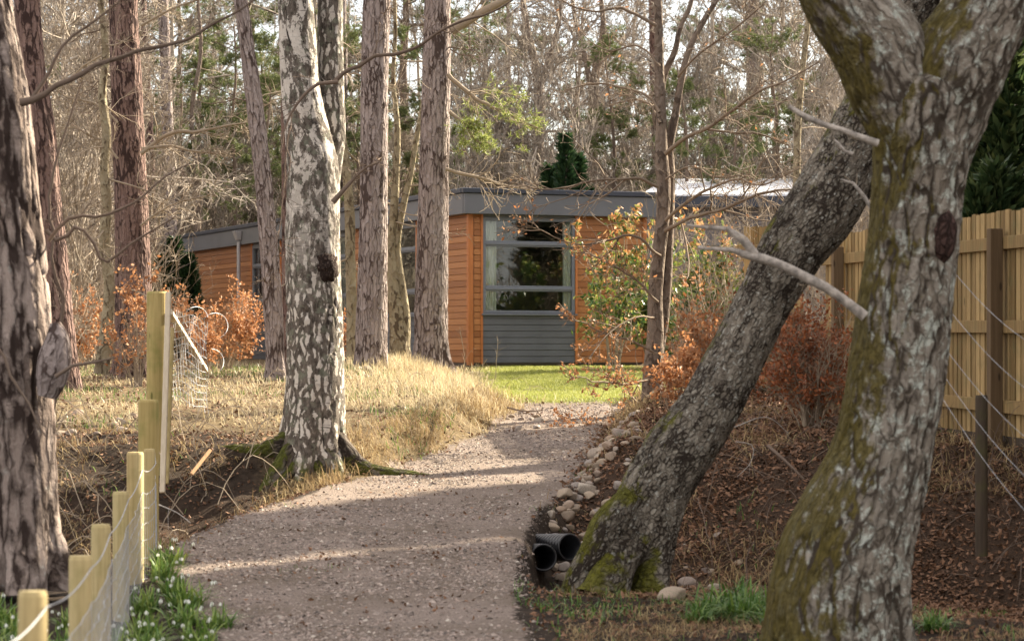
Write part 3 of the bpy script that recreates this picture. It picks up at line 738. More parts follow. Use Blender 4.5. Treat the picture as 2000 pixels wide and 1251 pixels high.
_, p8 = stake(22.3, 307, 568, 41, .5, 'big tall square-topped greenish strainer post at the end of the wire fence', half=False, mat='postgreen', name='strainer_post')
# two long rails against the strainer, and a stay
def pole(name, a, b, w, d, mat, label, cat):
    a, b = np.array(a, float), np.array(b, float); m = MB(); t = unit(b - a); u = unit(np.cross(t, [0, 1, 0])); v = np.cross(t, u)
    c = []
    for q in (a, b):
        for i in (-1, 1):
            for j in (-1, 1): c.append(q - a + u * w / 2 * j + v * d / 2 * i)
    m.hexa(c); o = m.build(name, M[mat], bevel=.006); o.location = tuple(a); return tag(o, label, cat)
pole('rail', PX(317, 962, 21.6), PX(329, 571, 22.05), .045, .05, 'rail', 'long weathered rail leaning on the strainer post, the left one of the pair', 'rail')
pole('rail', PX(326, 945, 21.75), PX(337, 640, 22.1), .03, .045, 'post', 'shorter yellowish rail leaning right of the long weathered rail', 'rail')
pole('fence_stay', PX(402, 724, 24.2), PX(331, 609, 22.2), .05, .05, 'rail', 'thin pale diagonal stay propping the strainer post', 'stay')
# wires and netting
wf = thing('wire_netting', 'galvanised stock netting and wires strung along the half-round stakes', 'wire fence', (0, 0, 0))
tops = [PX(-60, 1400, 6.5)] + sp + [p7]
path_pts = np.array([[p[0] + .05, p[1] - .03, 0] for p in tops]); ztop = np.array([tops[1][2] - .02] + [p[2] - .05 for p in sp[:4]] + [sp[4][2] - .12, sp[5][2] - .1, p7[2] - .38])
gz = ztop - .95
def wire_line(mb, fr, r=.0022, sag=.0, n=10, jit=0.0):
    P = []
    for i in range(len(path_pts) - 1):
        for t in np.linspace(0, 1, n, endpoint=(i == len(path_pts) - 2)):
            q = path_pts[i] * (1 - t) + path_pts[i + 1] * t; zt = ztop[i] * (1 - t) + ztop[i + 1] * t
            P.append([q[0], q[1], zt - fr * .9 - sag * math.sin(math.pi * t)])
    P = np.array(P); P += rng.normal(size=P.shape) * jit
    tubes(mb, P[None], np.full((1, len(P)), r), 5)
w = MB(); wire_line(w, 0.0, .0028, .03); w.build('top_wire', M['wire'], wf, smooth=True)
w = MB()
for fr in (.16, .27, .38, .5, .63, .78, .95): wire_line(w, fr, .0018, .03, jit=.004)
vs = []
for i in range(len(path_pts) - 1):
    L = np.linalg.norm(path_pts[i + 1] - path_pts[i])
    for t in np.arange(0, 1, .15 / L):
        q = path_pts[i] * (1 - t) + path_pts[i + 1] * t; zt = ztop[i] * (1 - t) + ztop[i + 1] * t - .03 * math.sin(math.pi * t)
        vs.append([[q[0], q[1], zt - .144], [q[0] + .006, q[1], zt - .5], [q[0], q[1], zt - .86]])
vs = np.array(vs); tubes(w, vs, np.full(vs.shape[:2], .0015), 4)
w.build('netting', M['wire'], wf, smooth=True)
# loose netting behind the strainer post
w = MB()
for k in range(12):
    zz = PX(0, 612 + k * 15, 22.4)[2]; P = np.array([PX(331 + 9 * i, 612 + k * 15 + 6 * math.sin(i * .9 + k * .3) + i * i * .35, 22.4 + .02 * i + .08 * math.sin(i)) for i in range(9)])
    tubes(w, P[None], np.full((1, len(P)), .0028), 4)
for k in range(15):
    P = np.array([PX(333 + 5.0 * k + 2.5 * math.sin(i * 1.3 + k) + i * (.35), 600 + 20 * i + 2 * k, 22.4 + .05 * math.sin(k + i)) for i in range(10)])
    tubes(w, P[None], np.full((1, len(P)), .002), 4)
o = w.build('wire_netting', M['wire'], smooth=True); tag(o, 'crumpled end of stock netting hanging beside the strainer post', 'netting')
def loop(cpx, cpy, rpx, Y, a0, a1, label):
    P = np.array([PX(cpx + rpx * math.cos(t), cpy - rpx * 1.0 * math.sin(t), Y + .1 * math.sin(t * 2)) for t in np.linspace(a0, a1, 24)])
    m = MB(); c = P[0].copy(); tubes(m, P[None], np.full((1, 24), .0026), 6); o = m.build('wire_hoop', M['wire'], smooth=True, origin=c); o.location = tuple(c); tag(o, label, 'wire hoop')
loop(383, 622, 23, 22.8, .1, 3.9, 'left curl of loose wire beside the strainer post')
loop(420, 636, 25, 23.0, -1.2, 2.6, 'upper right curl of loose wire in front of the orange beech bush')
loop(412, 706, 25, 22.9, -.8, 1.5, 'lowest curl of loose wire standing in the straw grass')

# ------------------------------------------------------------------ strands of wire fence on the right
wr_ = thing('wire_strands', 'slack wire strands slanting down in front of the board fence', 'wire fence', (0, 0, 0))
for i, (a, b) in enumerate([((1862, 530, 15.5), (2060, 700, 13)), ((1850, 600, 15.5), (2060, 800, 13)), ((1846, 680, 15.5), (2060, 900, 13)), ((1840, 728, 15.5), (2060, 985, 13)), ((1836, 770, 15.5), (2060, 1060, 13))]):
    A, Bq = PX(*a), PX(*b); P = np.array([A * (1 - t) + Bq * t - np.array([0, 0, .05 * math.sin(math.pi * t)]) for t in np.linspace(0, 1, 12)])
    w = MB(); tubes(w, P[None], np.full((1, 12), .0015), 5); w.build('strand', M['wire'], wr_, smooth=True)
for (px, py, wpx, Y, b, lab) in ((1917, 770, 24, 17.3, .2, 'short dark old stake in front of the board fence'), (1640, 470, 14, 25.2, .9, 'dark slim post by the far end of the near board fence')):
    stake(Y, px, py, wpx, b, lab, half=False, mat='oldpost', name='old_stake')

# ------------------------------------------------------------------ culvert pipes
def cpipe(px, py, Y, rpx, ang, label):
    c = PX(px, py, Y); r = rpx / F * Y; m = MB(); n = 40; L = 1.3
    a = np.arange(n) / n * 2 * np.pi; rings = []
    prof = [(0, r * .84), (L, r * .84)]
    outer = []
    y = 0
    outer += [(0, r * .84), (-.004, r * .92), (0, r)]
    while y < L: outer += [(y + .015, r), (y + .022, r * .94), (y + .034, r * .94), (y + .041, r)]; y += .045
    pr = [(L, r * .84)] + outer
    V = np.concatenate([np.stack([np.cos(a) * q, np.full(n, d), np.sin(a) * q], 1) for d, q in pr]); j = np.arange(n); j2 = (j + 1) % n
    F_ = np.concatenate([np.stack([i * n + j, i * n + j2, (i + 1) * n + j2, (i + 1) * n + j], 1) for i in range(len(pr) - 1)])
    m.add(V, F_); o = m.build('culvert_pipe', M['blackpipe'], smooth=True); o.location = tuple(c); o.rotation_euler = (R(-4), 0, ang)
    tag(o, label, 'pipe')
cpipe(1062, 1088, 18.75, 27, R(14), 'left black corrugated drain pipe end under the path')
cpipe(1113, 1068, 18.95, 27, R(30), 'right black corrugated drain pipe end, its mouth half hidden by the leaning trunk foot')

# ------------------------------------------------------------------ trunks one can tell apart
def tree(name, label, cat, base, group=None): return thing(name, label, cat, tuple(float(q) for q in base), 0, group)
def limbs_above(mb, rg, top, rad, height, m1=10, seed=0, ev=False):
    pass
def fine_branches(rg, P, Rr, gens, mb, s0=5):
    """grow generations of side branches and put them into mb"""
    last = None
    for i, g in enumerate(gens):
        P, Rr = grow(rg, P, Rr, **g); tubes(mb, P, Rr, max(3, s0 - i)); last = P
    return last
TW = lambda m, lr, **k: dict(dict(m=m, lr=lr, k=4, ang=(25, 70), wob=.35, taper=.3), **k)
def crown_pine(th, top, h, rg, n=16, mat='needle', spread=2.2, nt=22):
    """a loose pine crown above a bare trunk: limbs, twigs and needle tufts"""
    st = np.array([[top + np.array([.1 * math.sin(i), .1 * math.cos(2 * i), h * i / 5]) for i in range(6)]]); sr = np.linspace(.13, .03, 6)[None]
    b = MB(); tubes(b, st, sr, 8)
    P, Q = grow(rg, st, sr, n, 0, ang=(55, 95), k=6, rr=.02, up=.25, wob=.25, tmin=.12, absL=spread, rmax=.6); tubes(b, P, Q, 5)
    P, Q = grow(rg, P, Q, 7, .42, ang=(30, 65), k=4, up=.2, wob=.3, tmin=.25); tubes(b, P, Q, 3)
    f = MB(); needles(f, rg, along(rg, P, 4, .05, .4), nt, .13, .006, up=.5)
    br = b.build('limbs', M['pine_red'], th, smooth=True); f.build('needles', M[mat], th)
    return br
def dead_stubs(mb, rg, P, Rd, n, zmin, zmax, Lr=(.3, 1.2), r=.012):
    for _ in range(n):
        z = rg.uniform(zmin, zmax); i = int(np.argmin(np.abs(P[:, 2] - z))); a = rg.uniform(0, 2 * np.pi)
        d = np.array([math.cos(a), math.sin(a), rg.uniform(-.35, .25)]); L = rg.uniform(*Lr)
        q = np.array([P[i] + d * (Rd[i] * .8) + d * L * t + np.array([0, 0, -.25 * L * t * t]) + rg.normal(size=3) * .03 * (t > 0) for t in np.linspace(0, 1, 5)])
        tubes(mb, q[None], np.linspace(r, r * .4, 5)[None], 5)
        Q = grow(rg, q[None], np.linspace(r, r * .3, 5)[None], 6, .5, ang=(25, 70), wob=.4, rr=.016); tubes(mb, *Q, 3)
        Q2 = grow(rg, *Q, 4, .6, ang=(25, 70), wob=.4); tubes(mb, Q2[0], np.maximum(Q2[1], .0032), 3)

# (name, rows, Y, material, label, options)
def big_trunk(name, label, cat, rws, Y, mat, height=9, seed=1, crown=None, dY=0, stubs=0, twmat='twig_dark', group=None, **kw):
    pts = rows(rws, Y, dY)
    # carry on above the frame
    d = unit(pts[-1, :3] - pts[-3, :3]); q = pts[-1].copy()
    ext = []
    while q[2] < height:
        q = q.copy(); q[:3] += d * 1.2; q[3] *= .93; ext.append(q)
    if ext: pts = np.vstack([pts, ext])
    base = pts[0, :3].copy(); pts[:, :3] -= base
    th = tree(name, label, cat, base, group)
    m = MB(); P, Rd = trunk(m, pts, seed=seed, **kw); tr_ = m.build('trunk', M[mat], th, smooth=True)
    rg = np.random.default_rng(seed + 100)
    if stubs:
        b = MB(); dead_stubs(b, rg, P, Rd, stubs, (600 - rws[0][1] + 680) * 0 + 1.2, P[-1, 2], (.25, .9), .011); b.build('dead_twigs', M[twmat], th)
    if crown: crown_pine(th, P[-1] - np.array([0, 0, .4]), crown, rg)
    return th, P, Rd, base
PB = dict(depth=.014, scale=(11, 11, 3.2), step=.04, sides=64)
tA, PA, RA, bA = big_trunk('pine_tree', 'huge furrowed pine trunk at the left edge of the photo, nearest pine', 'pine tree',
    [(42, 1150, 190), (42, 1060, 150), (38, 900, 138), (34, 700, 140), (22, 500, 132), (12, 350, 124), (2, 200, 110), (-14, 60, 90), (-25, -40, 84), (-45, -300, 84)], 16, 'pine_big', 8.5, 3, crown=5,
    depth=.026, scale=(10, 10, 2.0), step=.022, sides=110, flare=.25, lump=.09)
tB, PB_, RB, bB = big_trunk('pine_tree', 'shaded slender pine trunk leaning left just behind the huge left-edge trunk', 'pine tree',
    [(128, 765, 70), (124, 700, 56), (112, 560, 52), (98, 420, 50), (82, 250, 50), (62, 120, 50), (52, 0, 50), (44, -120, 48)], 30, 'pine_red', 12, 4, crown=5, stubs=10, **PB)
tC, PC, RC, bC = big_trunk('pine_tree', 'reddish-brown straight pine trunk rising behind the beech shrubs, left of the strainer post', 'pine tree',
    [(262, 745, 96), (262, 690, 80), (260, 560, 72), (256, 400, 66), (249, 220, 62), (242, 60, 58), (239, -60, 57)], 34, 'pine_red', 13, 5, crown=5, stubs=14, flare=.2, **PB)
tE, PE, RE, bE = big_trunk('pine_tree', 'thin dark leaning pine trunk between the downpipe and the birch', 'pine tree',
    [(541, 757, 50), (539, 715, 40), (533, 600, 38), (524, 470, 36), (512, 330, 34), (497, 200, 33), (482, 90, 29), (470, 0, 27), (455, -130, 26)], 32, 'pine', 12, 6, crown=4, stubs=8, flare=.15, **PB)
tK2, _, _, _ = big_trunk('pine_tree', 'reddish trunk almost hidden behind the left side of the white birch', 'pine tree',
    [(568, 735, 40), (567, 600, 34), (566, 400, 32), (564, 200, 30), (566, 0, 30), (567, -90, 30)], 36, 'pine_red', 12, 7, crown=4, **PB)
tG, PG, RG, bG = big_trunk('pine_tree', 'left one of the two thick pinkish-grey pine trunks right of the birch', 'pine tree',
    [(724, 755, 84), (724, 725, 70), (726, 640, 62), (729, 480, 57), (731, 300, 54), (732, 140, 54), (735, 0, 54), (736, -80, 53)], 33, 'pine', 13, 8, crown=5, stubs=9, flare=.18, **PB)
tH, PH, RH, bH = big_trunk('pine_tree', 'right one of the two thick pinkish-grey pine trunks, in front of the cabin corner', 'pine tree',
    [(838, 730, 84), (840, 695, 72), (842, 600, 66), (845, 450, 61), (849, 300, 58), (852, 150, 55), (855, 0, 52), (857, -80, 52)], 36, 'pine', 14, 9, crown=5, stubs=9, flare=.2, **PB)
# pale slim stems
def slim(label, rws_list, Y, mat, seed, twigs=8, name='young_tree', cat='tree', height=8, tw='twig', leaf=None, sides=28, zlo=1.0, lr=(.4, 1.3)):
    rg = np.random.default_rng(seed); m = MB(); base = PX(rws_list[0][0][0], rws_list[0][0][1], Y); th = tree(name, label, cat, base); tws = MB()
    stems = []
    for rws in rws_list:
        pts = rows(rws, Y); d = unit(pts[-1, :3] - pts[-2, :3]); q = pts[-1].copy(); ext = []
        while q[2] < height and rws[-1][1] < 10: q = q.copy(); q[:3] += d * .8; q[3] *= .88; ext.append(q)
        if ext: pts = np.vstack([pts, ext])
        pts[:, :3] -= base
        P, Rd = trunk(m, pts, seed=seed, step=.05, sides=sides, depth=.004, scale=(16, 16, 5), lump=.10); stems.append((P, Rd))
        if twigs: dead_stubs(tws, rg, P, Rd, twigs, zlo, P[-1, 2], lr, .013)
    m.build('trunk', M[mat], th, smooth=True)
    if twigs: tws.build('branches', M[tw], th)
    return th, stems, base
slim('crooked slim silvery trunk just left of the reddish pine', [[(198, 730, 32), (208, 640, 25), (214, 560, 22), (204, 480, 22), (208, 400, 20), (204, 330, 18), (208, 260, 18), (200, 190, 16), (206, 110, 14), (196, 0, 12)]], 33, 'pale_bark', 21, 12)
slim('pale slim trunk close on the left of the left pinkish-grey pine', [[(690, 742, 30), (688, 620, 22), (684, 500, 20), (683, 420, 20), (676, 330, 17), (668, 260, 14), (655, 180, 11), (648, 60, 9), (640, -20, 8)]], 35, 'pale_bark', 22, 10)
slim('twin-stemmed yellowish tree between the two pinkish-grey pines', [
    [(782, 705, 44), (779, 640, 38), (770, 560, 30), (765, 490, 20), (770, 400, 17), (774, 330, 15), (776, 250, 12), (768, 160, 9), (772, 60, 8), (770, -20, 6)],
    [(784, 700, 34), (790, 620, 24), (784, 560, 19), (776, 480, 14), (788, 400, 14), (800, 350, 12), (812, 280, 11), (828, 190, 9), (840, 60, 8), (850, -20, 6)]], 38, 'pale_bark', 23, 10)

# the big birch
base = PX(615, 905, 22.8); bt = tree('birch_tree', 'big white and black birch with fissured bark and mossy spreading roots', 'birch tree', base)
pts = rows([(612, 960, 170), (612, 905, 164), (612, 860, 142), (614, 800, 128), (616, 700, 121), (614, 600, 119), (611, 500, 117), (611, 400, 113), (610, 330, 110), (600, 260, 96), (588, 180, 84), (582, 100, 82), (578, 0, 78), (574, -60, 76), (566, -400, 66), (560, -900, 50)], 22.8)
pts[:, :3] -= base; pts[:, 3] *= .92; m = MB(); P, Rd = trunk(m, pts, seed=12, step=.022, sides=120, depth=([0, .6, 1.6, 2.4, 8], [.030, .028, .018, .007, .004]), scale=(9, 9, 3.0), flare=.28, lobes=5, lump=.07, moss_base=.28, dents=[(1.62, -1.35, .10, .28, -.03), (1.60, -1.35, .045, .13, .05)])
pts2 = rows([(618, 420, 70), (636, 330, 64), (645, 260, 60), (646, 180, 54), (645, 90, 52), (645, 0, 51), (646, -80, 50), (655, -400, 44), (665, -900, 34)], 23.0)
pts2[:, :3] -= base; P2, Rd2 = trunk(m, pts2, seed=13, step=.03, sides=72, depth=.006, scale=(9, 9, 3.0), lump=.07)
bto = m.build('trunk', M['birch'], bt, smooth=True)
m = MB(); bq = PX(634, 523, 22.8) - base; nn = 26; uu, vv = np.meshgrid(np.linspace(0, 2 * np.pi, 32, endpoint=False), np.linspace(0, np.pi, nn))
SV = np.stack([np.sin(vv) * np.cos(uu), -np.sin(vv) * np.sin(uu), np.cos(vv)], -1); dd = 1 + .5 * (fbm(SV * 3.2, 4, 3) - .5) + .35 * (fbm(SV * 9, 2, 4) - .5)
BV = SV * dd[..., None] * np.array([.13, .12, .16]) + bq + np.array([0, -.145, 0]); jj = np.arange(32); ff = np.concatenate([np.stack([i * 32 + jj, i * 32 + (jj + 1) % 32, (i + 1) * 32 + (jj + 1) % 32, (i + 1) * 32 + jj], 1) for i in range(nn - 1)])
m.add(BV.reshape(-1, 3), ff, tc=BV.reshape(-1, 3)); m.att['crk'] = [(0, np.full(nn * 32, .25))]; m.att['moss'] = [(0, np.zeros(nn * 32))]
m.build('burl', M['burl'], bt, smooth=True)
rt = MB(); rg = np.random.default_rng(5)
for k, (ang, L, r0, bend) in enumerate([(-172, 1.05, .12, -.2), (-140, .95, .12, .3), (-112, .75, .10, -.2), (-82, .6, .09, .3), (-50, .55, .09, .2), (-18, 1.5, .12, .22), (15, .8, .10, 0), (150, .8, .1, 0)]):
    a0 = R(ang); q = []
    for t in np.linspace(0, 1, 9):
        aa = a0 + bend * t; d = .10 + L * .8 * t; x_, y_ = base[0] + d * math.cos(aa), base[1] + d * math.sin(aa); r_ = r0 * (1 - .78 * t)
        z_ = Hs(x_, y_) + r_ * .05 + .26 * math.exp(-t * 6) - .05 * t; q.append([x_ - base[0], y_ - base[1], z_ - base[2], r_])
    trunk(rt, np.array(q), seed=80 + k, step=.015, sides=36, depth=.016, scale=(14, 14, 6), lump=.34)
for k, (sn, a) in enumerate(rt.att['moss']): a += .16
rt.build('roots', M['root_bark'], bt, smooth=True)
def limb(par, mat, rws, Y, base, *a, name='branch', **k):
    mb_ = MB(); r = branch(mb_, rws, Y, base, *a, **k); mb_.build(name, M[mat], par, smooth=True); return r
def branch(mb, rws, Y, base, gens=((9, .35), (4, .5)), seed=0, dY=0.0, s=7, tw=None, wob=.35, rrr=.013):
    q = rows(rws, Y, dY); q[:, :3] -= base; S, s_ = spline(q, .08)
    S[1:, :3] += (fbm(S[1:, :3] * 6 + seed, 2, seed)[:, None] - .5) * .05
    Pp, Qq = S[None, :, :3], S[None, :, 3]; tubes(mb, Pp, Qq, s); rg = np.random.default_rng(seed + 3)
    P, Q = Pp, Qq; last = Pp
    for (mm, lr) in gens:
        P, Q = grow(rg, P, Q, mm, lr, ang=(25, 65), k=5, rr=rrr, wob=wob, tmin=.15, up=.05, rmax=.8); Q = np.maximum(Q, Y * .00011); tubes(tw or mb, P, Q, 4 if mm > 6 else 3); last = P
    return last
limb(bt, 'twig_dark', [(655, 158, 10), (680, 136, 8), (700, 130, 8), (735, 108, 7), (760, 108, 7), (815, 92, 6), (860, 60, 5), (905, 40, 5), (960, 25, 4), (1010, -5, 3)], 22.6, base, ((12, .22), (5, .5)), 1)
limb(bt, 'twig_dark', [(660, 160, 9), (620, 165, 7), (590, 190, 6), (560, 240, 4), (548, 300, 3)], 22.4, base, ((7, .35), (4, .5)), 2)
limb(bt, 'twig_dark', [(650, 395, 12), (690, 350, 7), (710, 330, 5), (740, 318, 3)], 22.6, base, ((5, .4), (4, .5)), 3)
limb(bt, 'twig_dark', [(566, 250, 3), (556, 330, 3), (548, 420, 2), (540, 500, 2)], 22.3, base, ((9, .3), (4, .5)), 4)
for k in range(7):
    z0 = -60 - 110 * k; sgn = -1 if k % 2 else 1
    limb(bt, 'twig_dark', [(600, z0, 20), (600 + sgn * 200, z0 - 150, 13), (600 + sgn * 420, z0 - 200, 8), (600 + sgn * 600, z0 - 180, 4)], 22.8, base, ((9, .4), (6, .5)), 60 + k, dY=(k - 3) * .8)

# trunk A side pieces
m = MB(); q = rows([(92, 775, 40), (102, 735, 62), (108, 695, 62), (112, 660, 44), (108, 630, 20)], 15.75); q[:, :3] -= bA
trunk(m, q, seed=31, step=.012, sides=36, depth=.006, lump=.14); m.build('burl', M['pine'], tA, smooth=True)
limb(tA, 'twig_dark', [(40, 200, 18), (80, 188, 13), (115, 163, 11), (150, 150, 11), (190, 126, 10), (225, 117, 9), (290, 93, 8), (350, 84, 7), (420, 45, 6), (480, 12, 4), (520, -20, 3)], 15.8, bA, ((16, .16), (5, .5)), 41)
limb(tA, 'twig_dark', [(60, 195, 9), (95, 140, 7), (130, 80, 6), (180, 45, 5), (230, 5, 4), (280, -40, 3)], 15.8, bA, ((14, .2), (5, .5)), 42)
limb(tA, 'twig_dark', [(95, 470, 8), (130, 430, 7), (190, 425, 6), (255, 400, 5), (330, 340, 4), (370, 320, 3)], 16.2, bA, ((12, .2), (4, .5)), 43)
limb(tA, 'twig_dark', [(90, 450, 9), (118, 470, 8), (150, 440, 7), (205, 512, 6), (250, 480, 5), (340, 425, 3)], 17, bA, ((12, .2), (4, .5)), 44)
limb(tA, 'twig_dark', [(108, 735, 9), (125, 718, 7), (165, 712, 6), (205, 702, 4), (225, 700, 2)], 15.6, bA, ((5, .2),), 45)
limb(tA, 'twig_dark', [(104, 1000, 9), (106, 900, 8), (108, 800, 8), (112, 700, 7), (120, 600, 8), (104, 480, 6), (98, 380, 6), (130, 250, 4), (160, 160, 3)], 18, bA, ((16, .10), (4, .5)), 46)
limb(tA, 'twig_dark', [(-10, 670, 6), (20, 730, 6), (50, 780, 5), (90, 850, 3)], 15, bA, ((3, .3),), 47)
# trunk H branches with green needles, trunk C limbs
m = MB(); f = MB(); rg = np.random.default_rng(9)
for rws, sd in (([(875, 145, 9), (905, 170, 8), (940, 197, 7), (1000, 225, 5), (1050, 250, 3)], 1), ([(878, 218, 7), (905, 240, 6), (925, 265, 5), (945, 285, 3)], 2), ([(880, 60, 22), (905, 45, 20), (940, 25, 17), (985, 0, 15), (1040, -30, 11), (1100, -60, 7)], 3),
                ([(870, 330, 7), (930, 345, 6), (985, 362, 5), (1040, 372, 3)], 5)):
    L = limb(tH, 'twig', rws, 35.8, bH, ((14, .45), (5, .5)) if sd != 5 else ((14, .5), (6, .55)), 50 + sd)
    if sd < 3: needles(f, rg, along(rg, L, 2, .03), 10, .10, .006)
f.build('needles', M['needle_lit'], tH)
m = MB()
for rws, sd in (([(275, 300, 12), (330, 262, 10), (390, 255, 8), (430, 248, 6), (480, 240, 3)], 1), ([(278, 290, 9), (320, 285, 8), (370, 292, 6), (440, 300, 3)], 2), ([(230, 310, 7), (200, 275, 6), (165, 260, 5), (130, 220, 3)], 3),
                ([(275, 50, 8), (330, 20, 6), (400, -5, 5)], 4), ([(230, 240, 7), (180, 200, 6), (130, 190, 4), (80, 150, 3)], 5), ([(275, 440, 6), (300, 420, 5), (350, 395, 4), (420, 380, 3)], 6)):
    limb(tC, 'twig', [(a_, b_, c_ * .75) for a_, b_, c_ in rws], 33.7, bC, ((16, .4), (7, .5)), 70 + sd)

# green needle sprays: two pine boughs hung in front of the wood
def spray(label, limbs, Y, mat, seed, nt=14, L=.12, name='pine_bough', dens=3):
    base = PX(*limbs[0][0][:2], Y); th = tree(name, label, 'pine bough', base); m = MB(); f = MB(); rg = np.random.default_rng(seed)
    for k, l in enumerate(limbs):
        last = branch(m, l, Y, base, ((12, .35), (6, .5)), seed + k, dY=.6 * (k % 3 - 1)); needles(f, rg, along(rg, last, dens, .04), nt, L, .006)
    m.build('limb', M['twig_dark'], th); f.build('needles', M[mat], th)

# the sapling beech with twin stems
base = PX(1272, 805, 29)
bs = tree('beech_tree', 'young twin-stemmed beech with a few orange leaves in front of the cabin', 'beech tree', base)
m = MB()
stems = [[(1272, 805, 46), (1275, 730, 40), (1280, 650, 34), (1280, 580, 30), (1286, 500, 28), (1294, 430, 26), (1296, 360, 26), (1292, 310, 26), (1292, 250, 22), (1288, 160, 19), (1287, 80, 17), (1285, 0, 16), (1283, -60, 15)],
         [(1280, 700, 30), (1292, 640, 26), (1300, 560, 24), (1303, 480, 24), (1305, 400, 25), (1306, 330, 26), (1305, 290, 24), (1318, 230, 17), (1330, 160, 14), (1345, 100, 12), (1375, 40, 11), (1402, -5, 10), (1420, -60, 8)],
         [(1290, 260, 18), (1282, 230, 17), (1288, 200, 15), (1300, 140, 13), (1318, 100, 12), (1330, 50, 10), (1345, 20, 9), (1355, -20, 8)]]
for k, r_ in enumerate(stems):
    q = rows(r_, 29 + .1 * k); q[:, :3] -= base; trunk(m, q, seed=60 + k, step=.04, sides=36, depth=.003, scale=(14, 14, 5), lump=.10)
m.build('trunk', M['grey_bark'], bs, smooth=True)
m = MB(); lf = MB(); rg = np.random.default_rng(15)
for k, (rws, dY) in enumerate([
    ([(1300, 300, 13), (1340, 268, 11), (1378, 252, 10), (1430, 215, 8), (1480, 180, 7), (1530, 160, 5), (1600, 120, 4)], -1.5),
    ([(1378, 252, 7), (1430, 258, 6), (1480, 262, 5), (1540, 285, 4)], 0), ([(1288, 220, 9), (1260, 185, 7), (1215, 170, 6), (1150, 165, 5), (1100, 178, 3)], .6),
    ([(1290, 240, 7), (1270, 205, 6), (1240, 195, 5), (1190, 205, 3)], 1), ([(1282, 50, 11), (1250, 32, 9), (1200, 15, 8), (1170, 22, 6), (1110, 8, 5), (1060, -20, 4)], 0),
    ([(1285, 365, 10), (1245, 348, 8), (1200, 350, 7), (1150, 353, 6), (1110, 365, 5), (1060, 368, 4), (1010, 362, 3), (960, 370, 2)], -1),
    ([(1300, 430, 10), (1335, 400, 9), (1380, 372, 8), (1440, 350, 6), (1480, 362, 5), (1560, 330, 3)], -2), ([(1300, 450, 12), (1350, 425, 10), (1420, 405, 9), (1480, 380, 7), (1560, 365, 5)], -2.5),
    ([(1290, 500, 9), (1240, 460, 7), (1180, 470, 6), (1130, 478, 4), (1060, 450, 3), (1010, 430, 2)], -1), ([(1285, 590, 8), (1240, 545, 6), (1200, 520, 5), (1160, 500, 4), (1120, 490, 2)], -.5),
    ([(1280, 690, 7), (1235, 665, 6), (1180, 650, 5), (1140, 630, 3), (1110, 622, 2)], -.6), ([(1278, 620, 7), (1240, 620, 5), (1190, 650, 4), (1150, 700, 3)], -1), ([(1325, 150, 8), (1360, 110, 6), (1430, 60, 5), (1490, 10, 4)], -1),
    ([(1300, 350, 6), (1345, 325, 5), (1400, 345, 4), (1470, 340, 3)], -.5), ([(1280, 760, 8), (1240, 800, 7), (1200, 830, 6), (1150, 842, 4), (1105, 838, 2)], -1.5), ([(1275, 740, 7), (1225, 750, 6), (1170, 745, 4), (1125, 735, 2)], -1.2), ([(1290, 130, 6), (1240, 90, 5), (1190, 100, 4), (1130, 60, 2)], .5)]):
    last = limb(bs, 'twig_mid', [(a_, b_, c_ * .72) for a_, b_, c_ in rws], 28.9, base, ((16, .30), (6, .5)), 80 + k, dY=dY, wob=.4)
    dn = {9: 1, 11: 1, 14: 4, 15: 3, 8: 1}.get(k, 0)
    C = along(rg, last, dn, .02) if dn else along(rg, last, 1, .02)[::18]
    if k == 10: C = along(rg, last, 1, .02)
    leaf_quads(lf, rg, C, .026)
lf.build('leaves', M['beech'], bs)

# ------------------------------------------------------------------ leaning tree
base = PX(1212, 1172, 17); lt = tree('leaning_tree', 'thick dark lichen-speckled trunk leaning right over the path with a mossy hollow foot', 'tree', base)
q = rows([(1215, 1190, 200), (1230, 1130, 178), (1244, 1075, 165), (1266, 1000, 156), (1316, 900, 148), (1384, 800, 132), (1437, 700, 122), (1486, 600, 120), (1545, 490, 140), (1608, 400, 150), (1662, 300, 138), (1716, 180, 122), (1757, 60, 112), (1805, -60, 104), (1870, -350, 84), (1900, -700, 66)], 17, .8)
q[:, 3] *= .93
q[:, :3] -= base; m = MB(); P, Rd = trunk(m, q, seed=22, step=.014, sides=150, depth=.018, scale=(16, 16, 7), flare=.30, lobes=4, lump=.16, moss_base=.34,
      dents=[(.17, -1.9, .17, .26, .30), (.02, -2.3, .1, .3, .12), (1.35, -.55, .5, .12, .03)])
trunk(m, (lambda z: (z.__setitem__((slice(None), slice(0, 3)), z[:, :3] - base), z)[1])(rows([(1235, 960, 40), (1190, 1025, 74), (1162, 1080, 70), (1136, 1125, 66), (1118, 1180, 66)], 16.92)), seed=23, step=.014, sides=50, depth=.008, scale=(22, 22, 11), lump=.2, moss_base=.30)
for k_, (sn_, a_) in enumerate(m.att['moss']): a_ += 0
m.build('trunk', M['oak_lean'], lt, smooth=True)
# broken branches
tw = MB()
limb(lt, 'deadwood', [(1705, 470, 12), (1700, 410, 9), (1688, 378, 8), (1660, 350, 6), (1640, 352, 4)], 16.5, base, ((4, .3),), 91, tw=tw)
limb(lt, 'deadwood', [(1665, 300, 8), (1652, 292, 7), (1640, 275, 6), (1630, 270, 4)], 16.6, base, ((3, .4),), 92, tw=tw)
for k in range(5): limb(lt, 'deadwood', [(1820 + 12 * k, -120 - 90 * k, 26), (1820 + (220 if k % 2 else -260), -320 - 90 * k, 16), (1820 + (420 if k % 2 else -500), -420 - 90 * k, 8)], 17.5, base, ((9, .4), (6, .5)), 95 + k, dY=(k - 2))
tw.build('twigs', M['twig'], lt)

